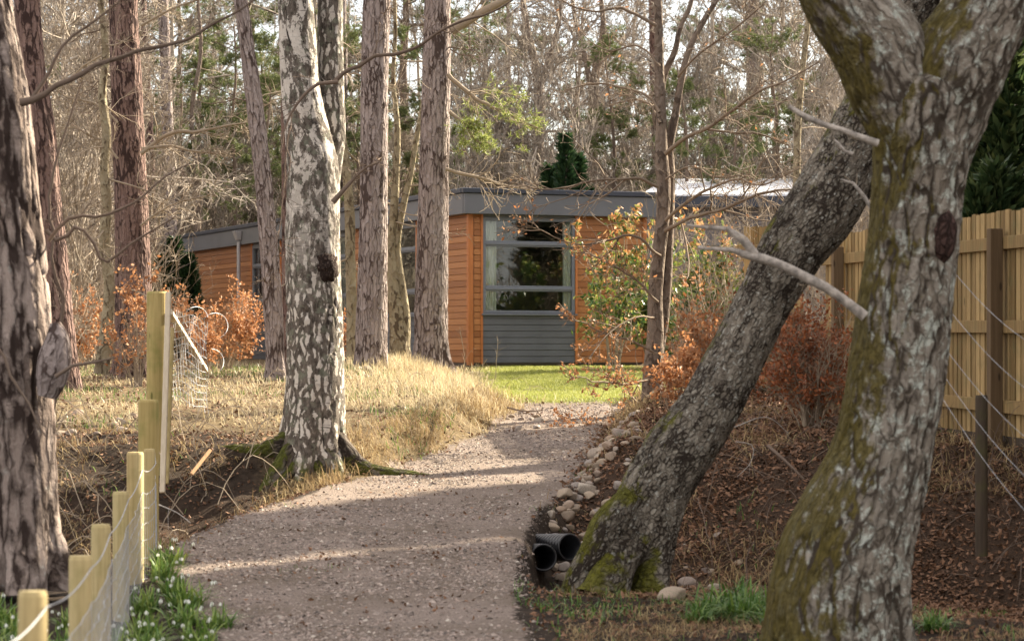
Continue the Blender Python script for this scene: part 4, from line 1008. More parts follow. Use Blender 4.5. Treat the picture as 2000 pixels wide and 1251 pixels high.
# ------------------------------------------------------------------ forked foreground tree
YM = 13.5; base = PX(1635, 1290, YM)
mt = tree('forked_tree', 'big mossy forked tree with pale lichen plates, the nearest trunk on the right', 'tree', base)
def sub(rws, dY=0, Y=YM): z = rows(rws, Y, dY); z[:, :3] -= base; return z
m = MB()
P, Rd = trunk(m, sub([(1628, 1330, 320), (1632, 1262, 296), (1634, 1190, 272), (1648, 1100, 262), (1682, 1000, 240), (1718, 900, 208), (1742, 800, 194), (1756, 700, 188), (1768, 580, 186), (1782, 450, 182), (1796, 340, 184), (1806, 250, 198), (1812, 190, 200), (1808, 155, 160), (1806, 135, 60)]),
      seed=41, step=.012, sides=190, depth=.020, scale=(13, 13, 4.0), flare=.12, lobes=3, lump=.12, moss_base=.10, dents=[(2.72, -.72, .14, .22, .035), (.42, -2.5, .05, .09, .05), (.55, -.9, .12, .5, .03)])
trunk(m, sub([(1800, 330, 150), (1772, 235, 165), (1745, 165, 184), (1716, 95, 186), (1660, 20, 168), (1610, -70, 150), (1540, -220, 136), (1470, -420, 118), (1430, -700, 90), (1430, -1100, 60)]), seed=42, step=.016, sides=140, depth=.018, scale=(13, 13, 4.0), lump=.10)
trunk(m, sub([(1812, 330, 150), (1838, 235, 175), (1858, 155, 198), (1888, 95, 192), (1908, 60, 182), (1938, 0, 172), (1980, -90, 160), (2050, -240, 140), (2110, -450, 115), (2130, -700, 90), (2180, -1100, 60)]), seed=43, step=.016, sides=140, depth=.018, scale=(13, 13, 4.0), lump=.10)
trunk(m, sub([(1752, 1275, 80), (1748, 1200, 66), (1752, 1150, 52), (1760, 1115, 36), (1756, 1088, 14)], 0, YM - .15), seed=44, step=.012, sides=50, depth=.007, scale=(17, 17, 5), lump=.25)
m.build('trunk', M['oak'], mt, smooth=True)
m = MB(); i_ = int(np.argmin(np.abs(P[:, 2] - (PX(0, 460, YM)[2] - base[2])))); sc_ = sub([(1822, 520, 16), (1824, 498, 50), (1827, 462, 62), (1832, 430, 50), (1836, 412, 16)], 0, YM); sc_[:, 1] = P[i_, 1] - Rd[i_] * .72
trunk(m, sc_, seed=91, step=.01, sides=40, depth=.008, scale=(30, 30, 12), lump=.2); m.build('bark_scar', M['scar'], mt, smooth=True)
tw = MB()
limb(mt, 'deadwood', [(1690, 618, 22), (1660, 600, 20), (1625, 572, 19), (1595, 548, 21), (1558, 530, 19), (1515, 512, 18), (1475, 500, 20), (1440, 490, 11), (1405, 487, 9), (1362, 484, 6)], 13.3, base, ((6, .12), (3, .5)), 101, tw=tw, wob=.5)
limb(mt, 'deadwood', [(1478, 502, 18), (1462, 480, 17), (1445, 462, 19), (1428, 450, 13), (1400, 442, 9), (1370, 446, 6), (1340, 440, 4)], 13.3, base, ((8, .25), (4, .5)), 102, tw=tw, wob=.5)
limb(mt, 'deadwood', [(1715, 280, 16), (1690, 270, 14), (1650, 256, 12), (1610, 247, 11), (1575, 236, 13), (1552, 222, 12), (1540, 208, 9)], 13.2, base, ((5, .2), (3, .5)), 103, tw=tw, wob=.5)
for k in range(6):
    sx = 1 if k % 2 else -1; x0 = 2080 if sx > 0 else 1460
    limb(mt, 'deadwood', [(x0, -350 - 90 * k, 36), (x0 + sx * 160 - 80, -560 - 90 * k, 22), (x0 + sx * 330 - 160, -700 - 90 * k, 10)], YM, base, ((9, .45), (6, .5)), 105 + k, dY=(k - 2.5) * .8, tw=tw)
tw.build('twigs', M['twig'], mt)

# ------------------------------------------------------------------ shrubs
def shrub(name, label, cat, px, py0, py1, Y, wpx, leafmat, nst, nleaf, lsize, seed, twig='twig', stemr=.008, up=.5, lean=.25, group=None, gens=((9, .45), (6, .5)), leafmat2=None, dens=1.0, start=.15, jit=.02):
    """py0 top, py1 foot; wpx width in photo pixels"""
    c = PX(px, py1, Y); x, y = float(c[0]), float(c[1]); zg = Hs(x, y); top = PX(px, py0, Y)[2]; h = top - zg; w = wpx / F * Y / 2
    rg = np.random.default_rng(seed); th = thing(name, label, cat, (x, y, zg), 0, group)
    a = rg.uniform(0, 2 * np.pi, nst); e = rg.uniform(.1, 1, nst) ** .6; k = 7; t = np.linspace(0, 1, k)
    end = np.stack([np.cos(a) * e * w, np.sin(a) * e * w, h * (1 - .45 * e ** 2) * rg.uniform(.6, .98, nst)], -1)
    st = end * np.array([.18, .18, 0]); P = st[:, None] + (end - st)[:, None] * np.stack([t ** 1.5, t ** 1.5, t], -1)[None]
    P += rg.normal(size=P.shape) * .02 * t[None, :, None] * (h / 1.5); Q = stemr * np.linspace(1, .35, k)[None] * rg.uniform(.6, 1.3, (nst, 1))
    m = MB(); tubes(m, P, Q, 5)
    for (mm, lr) in gens: P, Q = grow(rg, P, Q, mm, lr, ang=(20, 60), k=4, wob=.4, tmin=start, up=.15); tubes(m, P, Q, 3)
    m.build('stems', M[twig], th)
    per = max(1, int(nleaf / len(P)) + 1); C = along(rg, P, per, jit)
    keep = vnoise(C * (3.2 / max(h, .5)) * 1.3 + seed, seed) > (.34 if dens < 1 else .2); C = C[keep]
    if len(C) > nleaf: C = C[rg.permutation(len(C))[:nleaf]]
    f = MB(); half = len(C) // 6 if leafmat2 else 0
    hi = np.argsort(-(C[:, 2] + rg.normal(size=len(C)) * .25 * h)) if half else None
    if half:
        leaf_quads(f, rg, C[hi[half:]], lsize, 0, .38); leaf_quads(f, rg, C[hi[:half]], lsize, 1, .38)
        f.build('leaves', [M[leafmat], M[leafmat2]], th)
    else: leaf_quads(f, rg, C, lsize); f.build('leaves', M[leafmat], th)
    return th
BG = 'winter beech shrubs holding orange leaves'
shrub('beech_shrub', 'orange beech shrub behind the slim silvery trunk at the far left', 'shrub', 160, 535, 690, 37, 110, 'beech', 12, 2200, .028, 1, group=BG, dens=.5)
shrub('beech_shrub', 'airy orange beech sapling between the reddish pine and the strainer post', 'shrub', 268, 500, 735, 31, 120, 'beech', 12, 1500, .030, 2, group=BG, dens=.5)
shrub('beech_shrub', 'small orange shoot just behind the top of the strainer post', 'shrub', 352, 520, 735, 33, 70, 'beech', 7, 420, .032, 3, group=BG, dens=.5)
shrub('beech_shrub', 'dense orange beech shrub in front of the downpipe', 'shrub', 440, 540, 735, 40, 160, 'beech', 20, 3600, .028, 4, group=BG, gens=((10, .5), (6, .5)), dens=.5)
shrub('beech_shrub', 'low orange beech shrub left of the dense one in front of the cabin end wall', 'shrub', 405, 600, 740, 38, 80, 'beech', 9, 1100, .028, 14, group=BG, dens=.5)
shrub('beech_shrub', 'narrow orange shrub between the birch and the left pinkish-grey pine', 'shrub', 690, 560, 720, 40, 52, 'beech', 8, 700, .032, 5, group=BG, dens=.5)
shrub('beech_shrub', 'bright orange beech shrub right of the twin-stemmed young beech', 'shrub', 1362, 520, 790, 26.5, 150, 'beech', 16, 2400, .026, 6, group=BG, dens=.5)
shrub('beech_shrub', 'low orange beech shrub left of the leaning trunk at mid height', 'shrub', 1318, 620, 815, 25, 120, 'beech', 10, 1100, .028, 7, group=BG, dens=.5)
shrub('beech_shrub', 'dull brown beech thicket between the leaning and the forked trunk', 'shrub', 1585, 545, 830, 22.6, 250, 'beech_dk', 34, 6500, .022, 8, group=BG, gens=((12, .5), (7, .5)), dens=.5)
shrub('beech_shrub', 'sparse reddish shrub under the far fence stretch right of the orange ones', 'shrub', 1440, 500, 780, 28, 100, 'beech_dk', 12, 900, .028, 9, group=BG, dens=.5)
shrub('broadleaf_shrub', 'glossy green and yellow tipped shrub against the cabin right of the grey window', 'shrub', 1200, 372, 712, 41, 175, 'laurel', 16, 3300, .062, 10, twig='twig', leafmat2='orangetip', stemr=.014, dens=.5, gens=((8, .4), (5, .45)), start=.3)
shrub('broadleaf_shrub', 'orange-tipped green shrub behind the twin-stemmed beech in front of the metal roof', 'shrub', 1385, 375, 712, 43, 165, 'laurel', 16, 3800, .062, 11, twig='twig', leafmat2='orangetip', stemr=.014, dens=.5, gens=((8, .4), (5, .45)), start=.3)
shrub('broadleaf_shrub', 'lower glossy green shrub standing between the other two by the cabin', 'shrub', 1275, 470, 715, 42, 120, 'laurel', 12, 2200, .058, 12, stemr=.012, dens=.5, start=.25)
def conifer(label, px, py0, Y, wpx, tips, seed, n=9000, mat='evergreen', name='conifer', zoff=0.0, size=.09):
    c = PX(px, py0, Y); x, y = float(c[0]), float(c[1]); zg = Hs(x, y); rg = np.random.default_rng(seed); th = thing(name, label, 'conifer', (x, y, zg)); f = MB(); m = MB(); w = wpx / F * Y / 2
    for (dx, hf, wf) in tips:
        h = (c[2] - zg) * hf; cx = dx * w; cy = rg.uniform(-.4, .4) * w; st = np.array([[[cx * .4, cy * .4, 0], [cx, cy, h * .5], [cx, cy, h]]]); tubes(m, st, np.array([[.09, .05, .01]]), 6)
        nn = int(n * wf); t = rg.uniform(.02, 1, nn); a = rg.uniform(0, 2 * np.pi, nn); rad = w * wf * (1 - t) ** .75 * (.75 + .35 * vnoise(np.stack([np.cos(a) * 2, np.sin(a) * 2, t * 9], -1) + seed, seed)) * rg.uniform(.45, 1, nn) ** .5 + .03
        C = np.stack([cx + np.cos(a) * rad, cy + np.sin(a) * rad, t * h + .2 * rad], -1)
        d = unit(np.stack([np.cos(a), np.sin(a), rg.uniform(.2, 1.4, nn)], -1) + rg.normal(size=(nn, 3)) * .3); s = unit(np.cross(d, rg.normal(size=(nn, 3)))); L = size * rg.uniform(.7, 1.6, nn)[:, None]
        v = np.stack([C - s * L * .28, C + s * L * .28, C + d * L], 1).reshape(-1, 3); f.add(v, np.arange(nn * 3).reshape(-1, 3))
    m.build('trunk', M['twig_dark'], th); f.build('foliage', M[mat], th); return th
conifer('dark green many-tipped conifer rising just behind the cabin roof', 1097, 268, 63.5, 150, [(0.1, 1, .45), (-.75, .70, .45), (.75, .74, .45), (.42, .9, .45), (-.3, .86, .45), (1.05, .62, .4), (-1.05, .58, .35)], 3, 6500, size=.17)
conifer('dark evergreen bush at the far end of the cabin', 338, 468, 57, 110, [(0, 1, .7), (-.5, .85, .6), (.5, .86, .6)], 4, 9000, size=.12)
conifer('dark green conifer above the board fence at the right edge', 1975, 120, 27, 210, [(0, 1.1, .8), (-.5, .80, .7), (.6, .9, .7), (-.2, .95, .7)], 5, 2900, 'evergreen_mid', size=.14)
conifer('low dark conifer bough mass just over the fence top at the right edge', 1945, 330, 24, 150, [(0, 1, .8), (-.5, .9, .7), (.5, .95, .7)], 6, 2800, 'evergreen_mid', size=.13)

# ------------------------------------------------------------------ the wood behind
_o = ['first', 'second', 'third', 'fourth', 'fifth', 'sixth', 'seventh', 'eighth', 'ninth', 'tenth', 'eleventh', 'twelfth', 'thirteenth', 'fourteenth', 'fifteenth', 'sixteenth', 'seventeenth', 'eighteenth', 'nineteenth']
_t = ['twen', 'thir', 'for', 'fif', 'six', 'seven', 'eigh', 'nine']
ORD = list(_o)
for _k in _t: ORD += [_k + 'tieth'] + [_k + 'ty-' + q for q in _o[:9]]
ORD += ['hundredth'] + ['hundred and ' + q for q in _o] + ['hundred and twentieth'] + ['hundred and twenty-' + q for q in _o[:9]]
def proto_bare(name, seed, h=15, r=.13, spread=.28, gens=((30, 1, (35, 75)), (9, .42, (25, 60)), (6, .5, (25, 60)), (3, .55, (20, 60))), mat='twig_far', bark='twig_far', up=.35, tm=.18, crook=.25, leafy=None):
    rg = np.random.default_rng(seed); k = 12; t = np.linspace(0, 1, k); P = np.zeros((1, k, 3)); P[0, :, 2] = t * h; P[0, 1:, :2] = np.cumsum(rg.normal(size=(k - 1, 2)) * crook * .5, 0) * t[1:, None] ** .5
    Q = (r * (1 - .85 * t))[None]; th = thing(name, 'x', 'tree', (0, 0, 0)); m = MB(); tubes(m, P, Q, 8); b = MB()
    for i, (mm, lr, ang) in enumerate(gens):
        P, Q = grow(rg, P, Q, mm, lr, ang=ang, k=5 if i == 0 else 3 + (i < 2), up=up, wob=.35, tmin=tm if i == 0 else .15, absL=h * spread if i == 0 else None, rr=.013 if i == 0 else .011, taper=.3)
        Q = np.maximum(Q, .0085 if i >= 2 else .010); tubes(m if i == 0 else b, P, Q, 5 if i == 0 else 3)
    m.build('trunk', M[bark], th, smooth=True); b.build('branches', M[mat], th)
    if leafy: f = MB(); needles(f, rg, along(rg, P, 1, .06), leafy[1], leafy[2], .012, up=.4); f.build('needles', M[leafy[0]], th)
    return th
def proto_pine(name, seed, h=17, clear=.5, mat='needle'):
    rg = np.random.default_rng(seed); k = 12; t = np.linspace(0, 1, k); P = np.zeros((1, k, 3)); P[0, :, 2] = t * h; P[0, 1:, :2] = np.cumsum(rg.normal(size=(k - 1, 2)) * .10, 0)
    Q = (.19 * (1 - .8 * t))[None]; th = thing(name, 'x', 'pine tree', (0, 0, 0)); m = MB(); tubes(m, P, Q, 10, ); m.build('trunk', M['twig_dark'], th, smooth=True); b = MB(); f = MB()
    A, B_ = grow(rg, P, Q, 26, 1, ang=(60, 100), k=5, up=.15, tmin=clear, absL=h * .17, rr=.016); tubes(b, A, B_, 5)
    A, B_ = grow(rg, A, B_, 8, .45, ang=(25, 65), k=4, up=.2); tubes(b, A, B_, 3); A, B_ = grow(rg, A, B_, 4, .5, ang=(25, 65), k=3, up=.2); tubes(b, A, B_, 3)
    needles(f, rg, along(rg, A, 3, .06, .2), 13, .17, .012, up=.5)
    D, E = grow(rg, P, Q, 22, 1, ang=(75, 110), k=5, up=-.1, tmin=.15, absL=h * .10, rr=.008); tubes(b, D, E, 3); D, E = grow(rg, D, E, 7, .45, k=3); tubes(b, D, E, 3)
    b.build('branches', M['twig_dark'], th); f.build('needles', M[mat], th); return th
K = {'spreading bare': [proto_bare('bare_tree', 1), proto_bare('bare_tree', 2, 13, .12, .33, crook=.4)],
     'slender bare': [proto_bare('bare_tree', 3, 17, .12, .20, ((42, 1, (55, 95)), (10, .4, (25, 65)), (6, .5, (25, 60)), (2, .55, (20, 60))), up=-.1, tm=.12, crook=.12),
                      proto_bare('bare_tree', 4, 15, .10, .22, ((40, 1, (40, 85)), (10, .42, (25, 65)), (6, .5, (25, 60)), (2, .55, (20, 60))), up=.1, tm=.1, crook=.2)],
     'bushy bare': [proto_bare('bare_tree', 5, 7.5, .06, .42, ((46, 1, (20, 60)), (9, .45, (20, 55)), (6, .5, (20, 55)), (2, .5, (20, 60))), up=.6, tm=.03, crook=.3)],
     'tall pine': [proto_pine('pine_tree', 6), proto_pine('pine_tree', 7, 15, .38, 'needle')]}
rg = np.random.default_rng(77)
spots = []
def put(kind, px, Y, sc=1.0): spots.append((kind, (px - 1000) / F * Y, Y, sc))
# behind the cabin and to both sides, near to far
for px in np.linspace(-380, 2400, 20): put('bushy bare', px + rg.uniform(-50, 50), rg.uniform(66, 76), rg.uniform(.75, 1.15))
for px in np.linspace(-420, 2420, 17): put('slender bare', px + rg.uniform(-60, 60), rg.uniform(70, 92), rg.uniform(.8, 1.1))
for px in np.linspace(-380, 2380, 14): put('spreading bare', px + rg.uniform(-60, 60), rg.uniform(72, 100), rg.uniform(.7, 1.05))
for px in (-330, -120, 60, 330, 470, 640, 800, 930, 1480, 1700, 1850, 2080, 2300): put('tall pine', px + rg.uniform(-25, 25), rg.uniform(80, 112), rg.uniform(.85, 1.15))
for px, Y, s in ((385, 72, .62), (455, 66, .5), (520, 68, .55), (640, 67, .5), (770, 72, .6), (930, 70, .52), (1010, 90, .62), (1130, 100, .7), (1250, 92, .6), (1390, 96, .65), (1600, 84, .6), (360, 64, .45), (500, 64, .42), (580, 70, .5), (700, 68, .46), (860, 69, .42), (1340, 78, .45), (1440, 74, .42), (100, 60, .5), (230, 70, .55), (1700, 62, .45), (1860, 58, .5), (1345, 67, .5), (1430, 66, .43), (1530, 68, .5), (1215, 70, .5), (600, 64, .44)): put('tall pine', px, Y, s)
for px, Y, s in ((-90, 44, .9), (60, 50, .8), (150, 42, .75), (215, 56, .85), (300, 66, .8), (-220, 52, .8)): put('bushy bare', px, Y, s)
for px, Y, s in ((20, 47, .8), (140, 55, .9), (340, 68, .8), (-150, 58, .9)): put('slender bare', px, Y, s)
for px, Y, s in ((1650, 50, .55), (1800, 46, .6), (1960, 52, .7)): put('bushy bare', px, Y, s)
for px, Y, s in ((1880, 60, .8), (2050, 45, .7), (1560, 76, .9)): put('spreading bare', px, Y, s)
names = {'spreading bare': 'wide-crowned leafless tree', 'slender bare': 'narrow leafless tree', 'bushy bare': 'low bushy leafless tree', 'tall pine': 'green-topped pine'}
for kind, prs in K.items():
    L = sorted([s for s in spots if s[0] == kind], key=lambda s: s[1] / s[2])
    for i, (_, x, y, sc) in enumerate(L):
        lab = f"{names[kind]}, {ORD[i]} from left of its kind behind the cabin"; grp = names[kind] + 's of the wood behind'
        loc = (float(x), float(y), Hs(x, y) - .1); rz = float(rg.uniform(0, 6.28)); p = prs[i % len(prs)]
        if i < len(prs): p.location = loc; p.rotation_euler.z = rz; p.scale = (sc, sc, sc); p['label'] = lab; p['group'] = grp
        else: dup(p, loc, rz, lab, grp, sc)
# conifers beyond the fence, right of the frame: they shade the near path and the two big trunks
for i, (x, y, h) in enumerate([(7.2, 20.0, 12), (9.0, 23.5, 13), (11.0, 22.0, 14), (8.0, 16.5, 11), (12.8, 26.5, 14), (10.5, 18.5, 12), (14.5, 24.0, 15), (16.5, 29.5, 16), (5.9, 17.2, 10), (10.2, 28.4, 13)]):
    c_ = conifer(f'tall dark conifer beyond the board fence, {ORD[i]} of the shelter belt right of the view', 1000 + x / y * F, HOR - (h - EYE) / y * F, y, 3.6 / y * F, [(0, 1, .9), (-.3, .8, .8), (.3, .75, .8)], 20 + i, 7000, size=.30)
    c_['group'] = 'shelter belt of conifers right of the view'
# pines behind the camera, seen only as dark shapes mirrored in the windows
for i, (x, y, sc) in enumerate([(-9, -9, .9), (-5, -14, 1), (-1.5, -20, 1), (3, -17, .9), (7, -12, 1), (11, -22, 1), (-13, -24, 1), (0, -32, 1.1), (6, -30, 1), (-7, -30, 1.1), (15, -12, .9)]):
    dup(K['tall pine'][i % 2], (x, y, Hs(x, y)), i * 1.3, f'tall pine standing behind the camera, {ORD[i]} from the left as mirrored in the windows', 'pines behind the camera', sc)
# trunks of the wood one can pick out
slim('straight grey pine stem far behind, above the dark evergreen bush', [[(336, 690, 30), (335, 500, 27), (330, 330, 25), (324, 150, 22), (318, 0, 20), (316, -40, 19)]], 63, 'pine', 201, 14, 'pine_tree', 'pine tree', 14, lr=(.5, 2))
slim('thin reddish stem left of the straight grey pine stem', [[(300, 690, 20), (298, 500, 17), (294, 300, 15), (284, 100, 14), (278, -20, 13)]], 60, 'pine_red', 202, 12, 'pine_tree', 'pine tree', 13, lr=(.5, 2))
slim('thin bare stem standing between the straight grey pine stem and the downpipe', [[(388, 690, 16), (386, 450, 14), (383, 330, 11), (374, 230, 9), (392, 100, 8), (385, -20, 6)]], 64, 'grey_bark', 203, 16, height=12, lr=(.5, 2))
slim('dark straight pine far behind, seen above the bright metal roof', [[(1478, 690, 32), (1477, 450, 29), (1474, 280, 27), (1470, 100, 25), (1472, -20, 24)]], 78, 'pine', 204, 16, 'pine_tree', 'pine tree', 14, lr=(.6, 2.5))
slim('slim tan stem with peeling bark left of the leaning trunk top', [[(1552, 690, 18), (1556, 400, 16), (1558, 260, 14), (1566, 150, 12), (1578, 40, 10), (1582, -20, 8)]], 50, 'pale_bark', 205, 16, height=10, lr=(.4, 1.6))
slim('dark forked bare tree against the sky, left of the two by the cabin roof conifer', [[(1058, 690, 26), (1052, 300, 22), (1048, 140, 18), (1030, 60, 14), (1018, -20, 10)], [(1052, 180, 14), (1070, 120, 11), (1092, 40, 9), (1096, -20, 7)]], 74, 'grey_bark', 206, 26, height=13, lr=(.8, 3), tw='twig_dark', zlo=6)
slim('dark bare tree against the sky, right of the two by the cabin roof conifer', [[(1160, 690, 24), (1158, 300, 20), (1164, 140, 17), (1178, 60, 12), (1172, -20, 9)], [(1160, 200, 12), (1140, 100, 10), (1120, 20, 8), (1118, -20, 7)]], 76, 'grey_bark', 207, 26, height=13, lr=(.8, 3), tw='twig_dark', zlo=6)
slim('grey pine stem seen just left of the leftmost pinkish-grey pine top', [[(672, 690, 20), (672, 300, 18), (670, 100, 16), (668, -20, 15)]], 68, 'pine', 208, 12, 'pine_tree', 'pine tree', 14, lr=(.5, 2))
slim('reddish pine stem far behind the fork of the young beech', [[(1290, 690, 24), (1284, 300, 22), (1278, 100, 20), (1276, -20, 19)]], 84, 'pine_red', 209, 12, 'pine_tree', 'pine tree', 16, lr=(.6, 2.5))
# young wild growth right of the cabin: thin wands in front of the metal roof
# the brushwood: nobody could count it
def brush(name, n, xr, yr, h, seed, mat, dens=6, rad=.006, label=None, filt=None):
    rg = np.random.default_rng(seed); x = rg.uniform(*xr, n); y = rg.uniform(*yr, n)
    if filt is not None: k = filt(x, y) > rg.uniform(0, 1, n); x, y = x[k], y[k]
    n = len(x); z = H(x, y); B_ = np.stack([x, y, z], -1); k = 5; t = np.linspace(0, 1, k); d = unit(rg.normal(size=(n, 3)) * np.array([.35, .35, 0]) + np.array([0, 0, 1.])); hh = h * rg.uniform(.4, 1.2, n)
    P = B_[:, None] + d[:, None] * (hh[:, None] * t)[..., None] + rg.normal(size=(n, k, 3)) * (.05 * hh[:, None, None]) * t[None, :, None]
    Q = np.maximum(rad * np.linspace(1, .35, k), .0035)[None] * np.ones((n, 1)); m = MB(); tubes(m, P, Q, 3)
    A, B2 = grow(rg, P, Q, dens, .35, ang=(20, 60), k=3, up=.2); B2 = np.maximum(B2, .003 if h < 4 else .008); tubes(m, A, B2, 3)
    if dens > 5: A, B2 = grow(rg, A, B2, 3, .5, ang=(20, 60), k=3); B2 = np.maximum(B2, .003 if h < 4 else .008); tubes(m, A, B2, 3)
    return tag(m.build(name, M[mat]), label, 'brushwood', kind='stuff')
brush('brushwood', 1900, (-34, 34), (70, 92), 4.6, 11, 'twig_dark', 7, .012, 'darker leafless brushwood deeper in the wood')  # dark twig colour stands in for shade in the depth of the wood
brush('brushwood', 2400, (-34, 34), (63, 92), 4.2, 1, 'twig_far', 7, .012, 'tangled leafless brushwood filling the wood behind the cabin')
brush('brushwood', 900, (-14, -5.4), (34, 60), 2.2, 2, 'twig', 6, .006, 'thin wild stems under the left pines', filt=lambda x, y: (x < -5.2 - .1 * (y - 36)) * .9)
brush('brushwood', 260, (2.4, 8), (36, 58), 3.0, 3, 'twig', 7, .007, 'thin wands growing between the fence and the metal-roofed building')

# ------------------------------------------------------------------ ground cover
def scatter(n, xr, yr, mask, seed, near=0):
    rg = np.random.default_rng(seed); x = rg.uniform(*xr, n); y = yr[0] + (yr[1] - yr[0]) * rg.uniform(0, 1, n) ** (1 + near)
    k = mask(x, y) > rg.uniform(0, 1, n); x, y = x[k], y[k]; return np.stack([x, y, H(x, y)], -1), rg
notpath = lambda x, y: 1 - path_mask(x, y, .4)
clump = lambda x, y, s, a, b, sd=21: sstep(a, b, n2(x, y, s, sd))
# straw grass
m = MB()
mound = lambda x, y: np.exp(-((x + 1.2) / 1.2) ** 2 - ((y - 33) / 4.5) ** 2)
mk = lambda x, y: straw_mask(x, y) * notpath(x, y) * (1 - lawn_mask(x, y)) * clump(x, y, 1.2, .42, .66) * (.35 + .65 * clump(x, y, 5, .35, .6, 24))
P, rg = scatter(62000, (-8, 1.0), (21.5, 44), mk, 31, .35)
L = .08 + .10 * mound(P[:, 0], P[:, 1]) + .12 * n2(P[:, 0], P[:, 1], .9, 44)
blades(m, rg, P - np.array([0, 0, .01]), L, .0035 + .0012 * (P[:, 1] > 30), 1.1, 0, 3, .9)
P, rg = scatter(36000, (-2.2, .7), (26, 38), lambda x, y: mound(x - .2, y) * (.3 + .7 * clump(x, y, 3, .35, .6, 25)) * notpath(x, y) * (1 - lawn_mask(x, y)), 32)
blades(m, rg, P, .15 + .12 * n2(P[:, 0], P[:, 1], 1.5, 4), .0035, 1.0, 0, 3, .8)
tag(m.build('straw_grass', M['straw']), 'bleached straw-coloured tussock grass on the bank left of the path', 'grass', kind='stuff')
# browner rough grass on banks and path edges
m = MB()
def edge_m(x, y):
    l = np.interp(y, eY, eL); r = np.interp(y, eY, eR)
    return np.exp(-((x - l + .28) / .28) ** 2) * (y > 17.5) * (y < 31) * clump(x, y, 2.2, .35, .6, 5) + .55 * np.exp(-((x - r - .25) / .25) ** 2) * (y > 20) * (y < 31) * clump(x, y, 2.5, .45, .65, 6)
P, rg = scatter(130000, (-3.4, 2.2), (17, 31), lambda x, y: edge_m(x, y) * notpath(x, y), 33)
blades(m, rg, P, .10 + .12 * n2(P[:, 0], P[:, 1], 1.5, 8), .003, 1.2, 0, 3, .9)
P, rg = scatter(30000, (-7, -1.2), (17, 24), lambda x, y: notpath(x, y) * clump(x, y, 1.8, .45, .65, 7), 34)
blades(m, rg, P, .16, .003, 1.4, 0, 3, 1.2)
P, rg = scatter(42000, (.3, 6), (10.5, 18.2), lambda x, y: notpath(x, y) * clump(x, y, 1.8, .42, .62, 9) * (1 - sstep(16.6, 17.6, y + .9 * np.clip(x - .6, 0, 4))), 35)
blades(m, rg, P, .09, .0024, 1.3, 0, 3, 1.1)
P, rg = scatter(12000, (1, 4.2), (18.5, 25), lambda x, y: clump(x, y, 1.5, .48, .65, 19), 36)
blades(m, rg, P, .24, .003, 1.5, 0, 3, 1.3)
tag(m.build('rough_grass', M['straw_br']), 'withered brownish grass along the path edges and ditch banks', 'grass', kind='stuff')
# lawn
m = MB(); P, rg = scatter(120000, (-1.4, 2.9), (30, 44), lambda x, y: lawn_mask(x, y), 37)
blades(m, rg, P, .045, .0035, .8, 0, 2, .6); tag(m.build('lawn_grass', M['lawn_blade']), 'short sunlit lawn in front of the cabin', 'grass', kind='stuff')
# small green growth
m = MB()
P, rg = scatter(16000, (-4, 5), (10.5, 24), lambda x, y: notpath(x, y) * clump(x, y, 1.6, .58, .72, 51), 38)
blades(m, rg, P, .085, .004, .9, 0, 3, .7)
P, rg = scatter(9000, (0, 3.5), (12, 17.2), lambda x, y: notpath(x, y) * clump(x, y, 2.0, .45, .62, 55), 66)
blades(m, rg, P, .075, .004, 1.0, 0, 3, .8)
P, rg = scatter(3500, (-2.2, .3), (10.5, 22), lambda x, y: clump(x, y, 2.2, .66, .76, 52), 39)
blades(m, rg, P, .035, .0025, 1.0, 0, 2, .7)
P, rg = scatter(26000, (-8, -.6), (23.5, 42), lambda x, y: notpath(x, y) * clump(x, y, 1.0, .48, .68, 53), 40)
blades(m, rg, P, .11, .004, .9, 0, 3, .7)
tag(m.build('green_tufts', M['green_blade']), 'small fresh green tufts among the leaf litter', 'grass', kind='stuff')
# leaf litter
def flat_leaves(name, spec, mat, label, seed):
    m = MB()
    for (n, xr, yr, mask, s) in spec:
        P, rg = scatter(n, xr, yr, mask, seed); P[:, 2] += rg.uniform(.002, .03, len(P)); leaf_quads(m, rg, P, s, 0, .6, nrm_up=.8, fold=.35); seed += 1
    tag(m.build(name, M[mat]), label, 'leaves', kind='stuff')
flat_leaves('leaf_litter', [(105000, (.3, 5.5), (15.5, 28), lambda x, y: litter_mask(x, y) * notpath(x, y) * (.35 + .65 * clump(x, y, 1.4, .35, .6, 61)), .024),
                            (14000, (-6.5, -1.4), (17, 24), lambda x, y: notpath(x, y) * .7, .022), (22000, (-8, 1), (23, 44), lambda x, y: notpath(x, y) * (1 - lawn_mask(x, y)) * .55, .026),
                            (5200, (-2.4, 1.2), (10.5, 30), lambda x, y: path_mask(x, y) * clump(x, y, 1.1, .35, .7, 62) * .9, .018),
                            (9000, (.1, 5), (10.5, 17), lambda x, y: notpath(x, y) * .8, .02)], 'litter', 'fallen brown leaves on the ditch banks and under the trees', 70)
